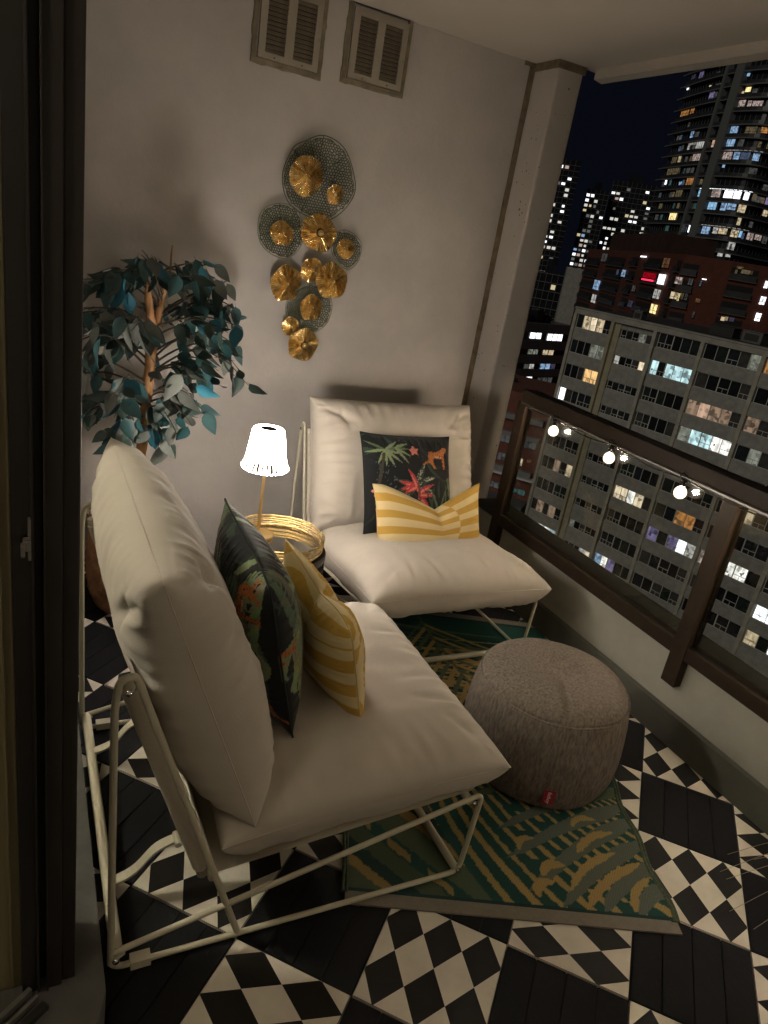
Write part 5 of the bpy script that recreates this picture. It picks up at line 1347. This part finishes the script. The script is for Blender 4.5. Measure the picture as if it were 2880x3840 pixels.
# --- grey apartment block across the street: x along its front, y into it, z up (level with the balcony floor)
UD = Vector((0.2207, -0.9753, 0)); ND = Vector((0.9753, 0.2207, 0)); FD = 68.8; U0 = -52.08
org = ND * FD + UD * U0
blk = empty('apartment_block', (0, 0, 0), 0, 'grey concrete slab apartment block with rows of wide windows right across the street', 'building')
blk.matrix_world = Matrix(((UD.x, ND.x, 0, org.x), (UD.y, ND.y, 0, org.y), (0, 0, 1, 0), (0, 0, 0, 1)))
NR = 12; PITCH = 2.745
def sill(k): return -4.50 - PITCH * k
bays = [(0.42, 5.02, 0), (6.18, 10.02, 1), (10.86, 15.46, 2), (15.98, 21.50, 3), (22.05, 28.20, 4), (28.75, 34.3, 5)]
EAST = 34.9
mb = MB(); mb.box((0.0, 0.95, -38.0), (EAST, 17.0, -2.45)); mb.obj('body', M['facade_panel'], blk)
mb = MB(); mb.box((0.0, -0.02, -3.02), (EAST, 0.9495, -2.45)); mb.box((-0.05, -0.10, -2.4495), (EAST + .05, 0.9, -2.30)); mb.obj('cornice', M['facade'], blk)
mb = MB(); mb.box((0.2, 0.95, -2.4485), (EAST - .2, 16.8, -2.40)); mb.obj('roof', M['slab_under'], blk)
pil_me = MB().box((-0.19, -0.08, -38), (0.19, 0.93, -3.022)).mesh('pilaster', M['pilaster'])
for u in (0.20, 10.43, 15.70, 21.76, 28.46, 34.6): put('pilaster', pil_me, blk, (u, 0, 0))
MB().box((5.04, -0.08, -38), (5.42, 0.93, -3.022)).obj('pilaster', M['olive'], blk)
MB().box((5.4205, 0.30, -38), (6.10, 0.93, -3.022)).obj('return_wall', M['olive'], blk)
sp_me = {}
def front(bi): return 0.45 if bi == 1 else 0.12
def win_h(bi): return 0.92 if bi == 1 else 1.46
DIV = {0: [0, .19, .40, .585, .79, 1], 1: [0, .17, .38, .585, .80, 1], 2: [0, .18, .36, .56, .79, 1], 3: [0, .22, .43, .635, .82, 1], 4: [0, .20, .38, .60, .80, 1], 5: [0, .22, .42, .62, .82, 1]}
HOP = {0: (3, 4), 1: (0, 2, 3), 2: (0, 1), 3: (2, 4), 4: (1, 3), 5: (0, 2)}
FR_ME = {}
def frame_mesh(bi, Wd, Hh):
    mb = MB(); d = DIV[bi]; t = 0.045
    mb.box((0, 0, 0), (Wd, 0.08, t)); mb.box((0, 0, Hh - t), (Wd, 0.08, Hh))
    for k, q in enumerate(d):
        w_ = 0.10 if k == (2 if bi in (2, 3) else 3) else 0.05
        x = min(max(q * Wd, w_ / 2), Wd - w_ / 2); mb.box((x - w_ / 2, -0.02 if w_ > .06 else 0.003, t), (x + w_ / 2, 0.077, Hh - t))
    for k in HOP[bi]:
        a, b = d[k] * Wd + .05, d[k + 1] * Wd - .05; z = Hh * .33
        mb.box((a, -0.006, z - .022), (b, 0.07, z + .022)); mb.box(((a + b) / 2 - .018, -0.004, t), ((a + b) / 2 + .018, 0.068, z - .022))
    return mb.mesh('window', M['winframe'])
PANE_ME = {}
def pane_mesh(w_, h, m):
    k = (round(w_, 2), round(h, 2), m.name)
    if k not in PANE_ME: PANE_ME[k] = MB().add([(0, 0, 0), (w_, 0, 0), (w_, 0, h), (0, 0, h)], [(0, 1, 2, 3)]).mesh('pane', m)
    return PANE_ME[k]
ON = {(0, 0): '.ymy.', (0, 1): '...gg', (0, 2): '...aa', (0, 3): 'W....', (0, 6): '..P.y', (0, 9): 'mgKKC', (1, 1): 'w...m', (1, 8): 'g....', (1, 9): '...wm', (2, 1): 'C.CCC', (2, 6): 'mmKm.', (2, 9): 'bKv..',
      (3, 0): '....g', (3, 2): 'PcPP.', (3, 3): 'gCCKK', (3, 6): '..oo.', (3, 7): 'v.vWw', (4, 0): 'o....', (4, 2): 'P....', (4, 7): 'pWKK.', (5, 8): 'WWCKK', (5, 6): 'oa...', (5, 9): 'y.W..', (0, 8): '.P.P.', (1, 0): '...g.', (4, 3): '.g...', (4, 5): '..y..'}
random.seed(12)
for (a, b, bi) in bays:
    Wd, Hh = b - a, win_h(bi); fy = front(bi); fm = frame_mesh(bi, Wd, Hh)
    smesh = MB().box((0, 0, 0), (Wd + 0.24, 0.93 - fy + 0.018, PITCH - Hh)).mesh('spandrel', M['facade_panel'])
    for k in range(0, 10):
        z = sill(k)
        if bi == 5 and k < 4: continue
        put('spandrel', smesh, blk, (a - 0.12, fy - 0.02, z - (PITCH - Hh)))
        w_ = put('window', fm, blk, (a, fy + 0.05, z))
        on = ON.get((bi, k), '.....')
        for q in range(5):
            x0, x1 = DIV[bi][q] * Wd + .03, DIV[bi][q + 1] * Wd - .03
            m = LIT[on[q]] if on[q] != '.' else random.choices(DARK, [5, 3, 2, 2])[0]
            put('pane', pane_mesh(x1 - x0, Hh - .08, m), w_, (x0, 0.05, .04))
    MB().box((a - 0.12, fy - 0.02, -38), (b + 0.12, 0.948, sill(9) - (PITCH - Hh) - 0.002)).obj('base_wall', M['facade_panel'], blk)
    if bi == 1: MB().box((a - 0.08, fy - .02, sill(0) + Hh), (b + 0.22, 0.94, -3.022)).obj('head_wall', M['facade_panel'], blk)
# things standing on its roof
def roof_thing(name, lab, u, v, size, m, cat='vent'):
    o = empty(name, (0, 0, 0), 0, lab, cat); p = org + UD * u + ND * v; a, b, c = size
    o.matrix_world = Matrix(((UD.x, ND.x, 0, p.x), (UD.y, ND.y, 0, p.y), (0, 0, 1, -2.398), (0, 0, 0, 1)))
    mb = MB(); mb.bbox((0, 0, 0), (a, b, c), 0.05); mb.obj('casing', m, o); MB().box((-.05, -.05, c + 0.001), (a + .05, b + .05, c + .08)).obj('lid', m, o); MB().box((a * .15, -0.03, c * .2), (a * .85, -0.001, c * .8)).obj('grille', M['winframe_dark'], o)
M['roofgrey'] = mat('grey_roof_sheet', (0.10, 0.10, 0.095), 0.7, var=0.2, scale=1)
roof_thing('rooftop_unit', 'grey box unit on the roof edge of the grey block near its left corner', 6.2, 1.8, (1.0, 1.0, 0.85), M['roofgrey'], 'roof unit')
roof_thing('rooftop_unit', 'wide grey box unit on the roof of the grey block above the small windows', 17.2, 4.0, (2.0, 1.6, 1.05), M['roofgrey'], 'roof unit')
roof_thing('rooftop_unit', 'low dark box unit on the roof of the grey block furthest to the right', 13.2, 5.0, (2.6, 1.6, 0.9), M['winframe_dark'], 'roof unit')
# --- facade tools for buildings whose plan is a bent line
def poly_at(P, s):
    acc = 0.0
    for i in range(len(P) - 1):
        a, b = Vector(P[i]), Vector(P[i + 1]); l = (b - a).length
        if s <= acc + l or i == len(P) - 2:
            t = (s - acc) / l; p = a.lerp(b, t); d = (b - a).normalized(); return p, d
        acc += l
def offset_poly(P, o):
    out = []
    for i in range(len(P)):
        a = Vector(P[max(0, i - 1)]); b = Vector(P[min(len(P) - 1, i + 1)]); d = (b - a).normalized(); n = Vector((d.y, -d.x)); q = Vector(P[i]) + n * o; out.append((q.x, q.y))
    return out
WIN_ME = {}
def glass_quad(w_, h, m):
    k = (w_, h, m.name)
    if k not in WIN_ME: WIN_ME[k] = MB().add([(-w_ / 2, 0, -h / 2), (w_ / 2, 0, -h / 2), (w_ / 2, 0, h / 2), (-w_ / 2, 0, h / 2)], [(0, 1, 2, 3)]).mesh('window', m)
    return WIN_ME[k]
def bar_mesh(w_, h, nv, m, nh=0):
    mb = MB(); t = 0.05
    mb.box((-w_ / 2 - t, -.03, -h / 2 - t), (w_ / 2 + t, .03, -h / 2)); mb.box((-w_ / 2 - t, -.03, h / 2), (w_ / 2 + t, .03, h / 2 + t))
    for k in range(nv + 1): x = -w_ / 2 + w_ * k / nv; mb.box((x - t / 2, -.028, -h / 2), (x + t / 2, .028, h / 2))
    for k in range(nh): mb.box((-w_ / 2, -.024, -h * .18 - .03), (w_ / 2, .024, -h * .18 + .03))
    return mb.mesh('window_frame', m)
def bent_building(P, depth, z0, z1, root, m, name='body'):
    Q = offset_poly(P, 0.0); back = offset_poly(P, -depth); mb = MB(); mb.prism(Q + back[::-1], z0, z1); o = mb.obj(name, m, root); return o
# outward normal: towards the balcony (which is to the right of the run of the line seen from above)
def side_sign(P):
    p, d = poly_at(P, 1.0); n = Vector((d.y, -d.x)); return 1 if n.dot(-p) > 0 else -1

# --- curved glass tower
TP = [(172.7, 180.7), (169.0, 169.0), (167.2, 160.9), (166.6, 154.2), (168.4, 146.9), (174.4, 145.3), (190.4, 146.1)]
def smooth_line(P, n=6):
    out = []
    for i in range(len(P) - 1):
        p0, p1, p2, p3 = [Vector(P[min(max(i + q, 0), len(P) - 1)]) for q in (-1, 0, 1, 2)]
        for k in range(n):
            t = k / n; q = 0.5 * ((2 * p1) + (p2 - p0) * t + (2 * p0 - 5 * p1 + 4 * p2 - p3) * t * t + (3 * p1 - p0 - 3 * p2 + p3) * t ** 3); out.append((q.x, q.y))
    out.append(tuple(P[-1])); return out
TPs = smooth_line(TP)
tw = empty('curved_tower', (TP[3][0], TP[3][1], -38), 0, 'tall curved glass apartment tower with thin balcony slabs at the upper right', 'building')
def rel(o, root): o.location = -Vector(root.location); return o
sg = side_sign(TPs)
M['tower_glass'] = mat('dark_tower_glass', (0.012, 0.013, 0.015), 0.2, var=0.5, scale=0.35, spec=0.5)
M['tower_slab'] = mat('tower_slab', (0.105, 0.105, 0.105), 0.8, var=0.15, scale=0.4)
M['tower_rail'] = mat('tower_balcony_glass', (0.030, 0.031, 0.034), 0.35, var=0.4, scale=0.5)
M['tower_fin'] = mat('tower_fin', (0.10, 0.105, 0.105), 0.8, var=0.1)
rel(bent_building(TPs, -28 * sg * -1 if sg < 0 else 28, -38, 78, tw, M['tower_glass']), tw)
edge = [(-1.2, 9.0), (0.0, 10.0)]
for k in range(-5, 21):
    z = 20.83 + 3.06 * k
    A = offset_poly(TPs, sg * 1.25); B = offset_poly(TPs, sg * -0.3)
    A[0] = (A[0][0] + 0.8, A[0][1] + 2.2)
    mb = MB(); mb.prism(A + B[::-1], z - 0.14, z + 0.14); rel(mb.obj('balcony_slab', M['tower_slab'], tw), tw)
    if z > 8:
        C = offset_poly(TPs, sg * 1.15); D_ = offset_poly(TPs, sg * 1.08); mb = MB(); mb.prism(C + D_[::-1], z + 0.145, z + 1.0); rel(mb.obj('balcony_rail', M['tower_rail'], tw), tw)
for s0, s1 in ((19.7, 20.7), (24.0, 26.6)):
    p0, d = poly_at(TPs, s0); p1, _ = poly_at(TPs, s1); n = Vector((d.y, -d.x)) * sg
    q = [tuple(p0 - n * .2), tuple(p1 - n * .2), tuple(p1 + n * 1.6), tuple(p0 + n * 1.6)]
    mb = MB(); mb.prism(q, -38, 78); rel(mb.obj('fin', M['tower_fin'], tw), tw)
random.seed(4)
mb = MB()   # window posts, too small to pick apart
for s_ in np.arange(0.6, 57, 1.45):
    p, d = poly_at(TPs, s_); n = Vector((d.y, -d.x)) * sg; a = p + n * 0.02 - d * 0.05; b = p + n * 0.02 + d * 0.05; c = p + n * 0.12 + d * 0.05; e = p + n * 0.12 - d * 0.05
    mb.prism([tuple(a), tuple(b), tuple(c), tuple(e)], 6, 78)
o = rel(mb.obj('window_posts', M['tower_fin'], tw), tw); o['kind'] = 'stuff'
def hang(root, P, sgn, s_, z, me, off=0.06, sub=None):
    p, d = poly_at(P, s_); n = Vector((d.y, -d.x)) * sgn; q = p + n * off
    o = put(me.name.split('.')[0], me, root); ax = d if sgn > 0 else d
    o.matrix_local = Matrix(((d.x, -n.x, 0, q.x - root.location.x), (d.y, -n.y, 0, q.y - root.location.y), (0, 0, 1, z - root.location.z), (0, 0, 0, 1)))
    return o
def floor_fit(z):      # centre a lit window in its storey
    k = round((z - 22.4) / 3.06); return 20.83 + 3.06 * k + 1.62
for (s_, z, w_, h, cc) in TOWER_LIT:
    s_ *= 1.0; h = min(h * 1.18, 2.35); w_ = min(max(w_, 0.8), 7)
    zc = z + 0.15
    o = hang(tw, TPs, sg, s_, zc, glass_quad(w_, h, LIT[cc]), 0.16)
    if w_ > 1.5:
        f_ = put('window_frame', bar_mesh(w_, h, max(2, int(w_ / 0.9)), M['winframe_dark'], 1), o, (0, -0.02, 0))
for s_, z, w_ in ((30, 26.9, 14), (33, 17.9, 12), (32, 36.2, 9)):   # glowing strips put in for the light on balcony ceilings
    for q in range(int(w_)):
        hang(tw, TPs, sg, s_ - w_ / 2 + q + .5, z + 0.02, glass_quad(0.9, 0.10, LIT['w' if z != 26.9 else 'W']), 1.28).name = 'ceiling_glow'
for q in range(70):    # faint windows
    s_ = random.uniform(0.5, 46); k = random.randrange(0, 13)
    hang(tw, TPs, sg, s_, 20.83 + 3.06 * (k - 3) + 1.75, glass_quad(random.choice([0.8, 1.3, 1.9]), 1.6, LIT[random.choice(['wd', 'wd', 'yd', 'cd', 'bd'])]), 0.15)

# --- brick apartment block behind the grey one
BP = [(104.8, 124.9), (98.8, 112.9), (89.8, 94.7), (81.4, 77.0), (83.8, 71.3), (89.8, 65.2)]
bb = empty('brick_block', (90, 95, -38), 0, 'dark red brick apartment block with recessed balconies behind the roof of the grey block', 'building')
M['brick'] = mat('dark_red_brick', (0.085, 0.022, 0.012), 0.9, var=0.2, scale=1.5, bump=0.3, bscale=14)
M['brick_dark'] = mat('dark_brown_brick', (0.034, 0.013, 0.009), 0.9, var=0.3, scale=0.6)  # darker, browner brick for the penthouse
M['brick_recess_shade'] = mat('recess_shade', (0.010, 0.0085, 0.0075), 0.9)
M['balc'] = mat('balcony_edge', (0.085, 0.072, 0.060), 0.85, var=0.2, scale=2)
sb = side_sign(BP)
rel(bent_building(BP, 22 * sb, -38, 5.75, bb, M['brick']), bb)
inner = offset_poly(BP, -4.0 * sb); mb = MB(); mb.prism([inner[0], inner[1], inner[2]] + offset_poly(BP, -12 * sb)[:3][::-1], 5.752, 9.2); rel(mb.obj('penthouse', M['brick_dark'], bb), bb)
zr = lambda k: 4.3 - 2.15 * k
def recess(s0, s1, z0, z1):  # dark panel on the wall stands in for the shade of a recessed balcony
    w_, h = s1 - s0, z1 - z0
    o = hang(bb, BP, sb, (s0 + s1) / 2, (z0 + z1) / 2, MB().box((-w_ / 2, -0.02, -h / 2), (w_ / 2, 0.3, h / 2)).mesh('balcony', M['brick_recess_shade']), 0.012)
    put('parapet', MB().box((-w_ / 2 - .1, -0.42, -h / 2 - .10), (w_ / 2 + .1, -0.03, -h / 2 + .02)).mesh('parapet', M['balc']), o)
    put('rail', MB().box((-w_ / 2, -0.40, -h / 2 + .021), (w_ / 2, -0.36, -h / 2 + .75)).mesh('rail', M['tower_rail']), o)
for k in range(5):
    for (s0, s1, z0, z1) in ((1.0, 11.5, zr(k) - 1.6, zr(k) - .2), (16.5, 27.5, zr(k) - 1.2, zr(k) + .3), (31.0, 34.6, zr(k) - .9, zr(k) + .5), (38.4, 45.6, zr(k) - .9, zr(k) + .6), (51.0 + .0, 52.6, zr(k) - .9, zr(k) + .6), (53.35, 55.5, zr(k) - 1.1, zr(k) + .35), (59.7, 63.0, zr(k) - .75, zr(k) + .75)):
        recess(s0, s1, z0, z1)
for (s_, z, w_, h, cc) in BRICK_LIT:
    o = hang(bb, BP, sb, s_, z, glass_quad(max(w_, .25), max(h, .12), LIT[cc]), 0.20 if cc != 'RR' else 0.55)
    if h > 0.6 and cc not in 'RR': put('window_frame', bar_mesh(w_, h, 2, M['winframe_dark'], 1), o, (0, -0.02, 0))
# plain wing of the same block at its left end
mb = MB(); mb.prism([(111.6, 138.6), (116.8, 134.4), (124.0, 142.0), (118.0, 147.0)], -38, 1.6); rel(mb.obj('side_wing', M['facade_panel'], bb), bb)

# --- three far towers
def far_tower(az0, az1, rr, z1, lab, seed, dens, cw, ch, bandz=None):
    a0, a1 = R(az0), R(az1); p0 = Vector((rr * math.sin(a0), rr * math.cos(a0))); p1 = Vector((rr * math.sin(a1), rr * math.cos(a1))); d = (p1 - p0).normalized(); n = Vector((d.y, -d.x)); L_ = (p1 - p0).length
    t = empty('far_tower', (p0.x, p0.y, -38), math.atan2(d.y, d.x), lab, 'building', 'far lit towers')
    MB().box((0, 0, 0), (L_, 25, z1 + 38)).obj('body', M['tower_glass'], t)
    MB().box((L_ * .3, 4, z1 + 38.002), (L_ * .6, 14, z1 + 43)).obj('penthouse', M['tower_glass'], t)
    mb = MB(); zz_ = 20.0
    while zz_ < z1 + 38: mb.box((-0.2, -0.5, zz_ - .12), (L_ + .2, -0.01, zz_ + .12)); zz_ += ch
    for k in range(int(L_ / cw) + 1): mb.box((k * cw - .08, -0.35, 20), (k * cw + .08, -0.02, z1 + 38))
    o = mb.obj('floor_grid', M['tower_slab'], t); o['kind'] = 'stuff'
    rs = random.Random(seed); nrow = int((z1 + 38 - 22) / ch); ncol = int(L_ / cw)
    for r_ in range(nrow):
        zc = 20 + ch * r_ + ch * .55
        if zc - 38 < -12: continue
        for c_ in range(ncol):
            dd = dens * (1.6 if noise.noise((c_ * .35, r_ * .28, seed)) > 0.0 else 0.35)
            if rs.random() > dd: continue
            cc = rs.choices(['W', 'w', 'y', 'p', 'wd', 'b', 'v'], [5, 6, 3, 1, 4, .5, .3])[0]
            put('window', glass_quad(round(cw * rs.choice([.5, .72, .72]), 2), round(ch * rs.choice([.45, .55]), 2), FARLIT[cc]), t, ((c_ + .5) * cw, -0.03, zc))
    return t
FARLIT = {'W': emit('far_white', (0.95, 0.96, 1.0), 1.5), 'w': emit('far_pale', (0.95, 0.92, 0.82), 0.7), 'y': emit('far_cream', (1.0, 0.84, 0.5), 0.6), 'p': emit('far_pink', (1, .76, .66), 0.45), 'wd': emit('far_dim', (.8, .82, .78), 0.14), 'b': emit('far_blue', (.4, .62, 1), 0.6), 'v': emit('far_violet', (.5, .4, 1), 0.4)}
far_tower(35.2, 38.05, 480, 60, 'far lit tower with a fine window grid, directly right of the column', 3, .42, 3.0, 3.0)
far_tower(38.9, 40.45, 500, 48, 'far lit tower left of the pair, behind the brick block', 5, .50, 2.7, 2.9)
far_tower(40.55, 43.72, 520, 57, 'far lit tower with a roof cabin, just left of the curved tower', 9, .34, 2.9, 3.0)
far_tower(36.6, 39.1, 300, -1.5, 'low lit glass tower between the column and the brick block', 14, .30, 2.3, 3.2)

# --- dark office block below the towers
LP = Vector((82.3, 113.3)); LQ = Vector((102.2, 119.2)); d = (LQ - LP).normalized(); 
ob = empty('office_block', (LP.x, LP.y, -38), math.atan2(d.y, d.x), 'dark low office block with pale bands between the column and the grey block', 'building')
M['off_wall'] = mat('office_band', (0.105, 0.105, 0.11), 0.9, var=0.15, scale=0.6)
M['off_dark'] = mat('office_dark', (0.010, 0.010, 0.012), 0.3)
M['orange_lit'] = mat('orange_lit_wall', (0.52, 0.20, 0.12), 0.9, var=0.08, scale=0.5)  # orange light on the roof wall, put into its colour
MB().box((0, 0.3, 0), (21, 22, 28.6)).obj('body', M['off_dark'], ob)
for (z0, z1) in ((-11.1, -9.3), (-14.3, -12.55), (-17.0, -15.4), (-19.7, -18.2), (-22.9, -21.15)):
    MB().box((-.2, 0, z0 + 38), (21.2, 0.6, z1 + 38)).obj('wall_band', M['off_wall'], ob)
FO = {(5.5, 9.3, -12.25, -11.05): 'WW', (11.2, 16.5, -12.45, -11.15): 'WWW', (6.0, 9.4, -15.25, -14.3): 'gg', (10.9, 14.7, -15.3, -14.35): 'yy', (5.8, 9.2, -18.1, -17.2): '.w', (11.1, 16.4, -18.15, -17.1): 'bbd', (7.4, 9.5, -21.05, -19.7): 'W', (11.2, 16.5, -21.1, -19.9): '...'}
for (x0, x1, z0, z1), pat in FO.items():
    n = len(pat); wv = (x1 - x0) / n
    for k, ch_ in enumerate(pat):
        m = LIT['vd'] if ch_ == 'd' else (LIT['wd'] if ch_ == '.' else LIT[ch_])
        o = put('window', glass_quad(round(wv - .12, 2), round(z1 - z0, 2), m), ob, (x0 + wv * (k + .5), 0.20, (z0 + z1) / 2 + 38)); put('window_frame', bar_mesh(round(wv - .12, 2), round(z1 - z0, 2), 1, M['winframe_dark']), o, (0, -0.02, 0))
MB().box((-.2, -0.8, 38 - 23.9), (21, -0.002, 38 - 22.95)).obj('canopy', mat('white_canopy', (0.42, 0.42, 0.46), 0.8), ob)
MB().box((5, 14, 28.602), (19, 21, 31.6)).obj('roof_wall', M['orange_lit'], ob); MB().box((3, 16, 31.602), (20, 21.5, 33.6)).obj('penthouse', M['off_wall'], ob)
put('window', glass_quad(3.0, .4, LIT['W']), ob, (17, 13.9, 29.9))
random.seed(2)
for k, (x, w_) in enumerate(((5.2, 2.6), (10.2, 2.4), (13.6, 1.8), (7.9, 1.4))):
    u = empty('cooling_unit', (LP.x + d.x * x - d.y * 3, LP.y + d.y * x + d.x * 3, -9.398), math.atan2(d.y, d.x), ['dark cooling unit at the left on the office roof', 'dark cooling unit in the middle of the office roof', 'small dark cooling unit near the grey block on the office roof', 'low dark cooling unit between two taller ones on the office roof'][k], 'roof unit')
    hh = [2.0, 2.1, 1.3, .9][k]; MB().bbox((0, 0, 0), (w_, 2, hh), .1).obj('casing', M['off_dark'], u); MB().lathe([(0.01, hh + .001), (w_ * .35, hh + .001), (w_ * .35, hh + .3), (0.01, hh + .3)], 20, c=(w_ / 2, 1, 0)).obj('fan', M['winframe_dark'], u)
fl = empty('floodlight', (LP.x + d.x * 15.6 - d.y * 15.6, LP.y + d.y * 15.6 + d.x * 15.6, -4.4), math.atan2(d.y, d.x), 'bright white floodlight on the dark penthouse of the office block', 'lamp')
MB().box((-.3, -.3, 0), (.3, .2, .5)).obj('housing', M['winframe_dark'], fl); MB().ball((0, -.42, .15), .34, 8).obj('lens', emit('flood', (.75, .88, 1), 9), fl)

# --- red brick low-rise seen through the glass
RP = Vector((52.8, 75.4)); RQ = Vector((58.6, 68.3)); d = (RQ - RP).normalized()
rb = empty('low_brick_block', (RP.x, RP.y, -38), math.atan2(d.y, d.x), 'low red brick block with pale balcony bands seen through the first glass panel', 'building')
M['redbrick'] = mat('red_brown_brick', (0.155, 0.058, 0.038), 0.9, var=0.2, scale=2, bump=0.3, bscale=18)
M['paleband'] = mat('pale_balcony_band', (0.22, 0.215, 0.21), 0.85, var=0.12, scale=1.2)
MB().box((-6, 0.3, 0), (8.4, 14, 24.2)).obj('body', M['redbrick'], rb); MB().box((8.402, 2.0, 0), (9.5, 13, 22)).obj('side_wall', mat('dark_brick', (.09, .035, .025), .9), rb)
for z0, z1 in ((-17.15, -16.5), (-19.3, -18.75), (-24.0, -23.3)):
    MB().box((2, -0.5, z0 + 38), (7.95, 0.29, z1 + 38)).obj('balcony_band', M['paleband'], rb)
MB().box((-6, -0.9, 38 - 24.3), (8.6, 0.28, 38 - 24.05)).obj('ledge', mat('white_ledge', (0.6, 0.6, 0.6), .8), rb)
MB().box((2, -3.0, 38 - 30.0), (8.35, 0.29, 38 - 27.2)).obj('bay_roof', M['off_wall'], rb)
for (x, z, w_, h, cc) in ((6.7, -19.9, 1.9, 1.0, 'wd'), (6.1, -22.35, .75, .95, 'y'), (7.2, -21.9, .5, .5, 'od'), (6.7, -26.2, 2.0, .7, 'cd'), (7.6, -28.7, 1.0, .9, 'W'), (3.6, -22.3, 1.0, 1.0, 'wd'), (3.4, -26.2, 1.6, .8, 'wd'), (3.6, -19.9, 1.6, .9, 'wd')):
    o = put('window', glass_quad(w_, h, LIT[cc]), rb, (x, 0.28 if z > -28 else -3.02, z + 38)); put('window_frame', bar_mesh(w_, h, 2, M['winframe_dark']), o, (0, -0.02, 0))
lt = empty('light_column', (RP.x + d.x * 8.9, RP.y + d.y * 8.9, -22.8), math.atan2(d.y, d.x), 'tall narrow glowing white stair window between the brick low-rise and the grey block', 'light')
for k in range(9): MB().box((-.28, 1.75, k * .42), (.10, 1.95, k * .42 + .34)).obj('light_panel', LIT['W'], lt)
MB().box((-.32, 1.952, -.1), (.14, 2.0, 3.9)).obj('backing', M['winframe_dark'], lt)

# --- dark spruce by the office
random.seed(6)
sp_ = empty('spruce_tree', (59.4, 79.2, -38), 0, 'dark spruce tree standing in front of the office block beside the column', 'tree')
MB().tube([(0, 0, 0), (0.1, 0, 14), (0, 0.1, 24.6)], [0.32, 0.2, 0.03], 8).obj('trunk', M['twig'], sp_)
mb = MB(); 
for k in range(3600):
    t = random.random() ** .8; z = 9 + 15.8 * t; rmax = 3.0 * (1 - t) ** .8 + .15; a = random.uniform(0, 6.283); r = rmax * random.random() ** .5; L_ = random.uniform(.25, .55); w_ = .05
    lay = 0.35 * math.sin(z * 5.2); r *= 1 + .25 * lay
    p = Vector((r * math.cos(a), r * math.sin(a), z - r * .25)); q = p + Vector((math.cos(a) * L_, math.sin(a) * L_, -.22 * L_ + random.uniform(-.1, .1))); sd = Vector((-math.sin(a), math.cos(a), random.uniform(-.5, .5))) * w_ * 2
    mb.add([p + sd, p - sd, q], [(0, 1, 2)])
mb.obj('crown', mat('spruce_needles', (.018, .030, .020), .8, var=.4, scale=2), sp_)
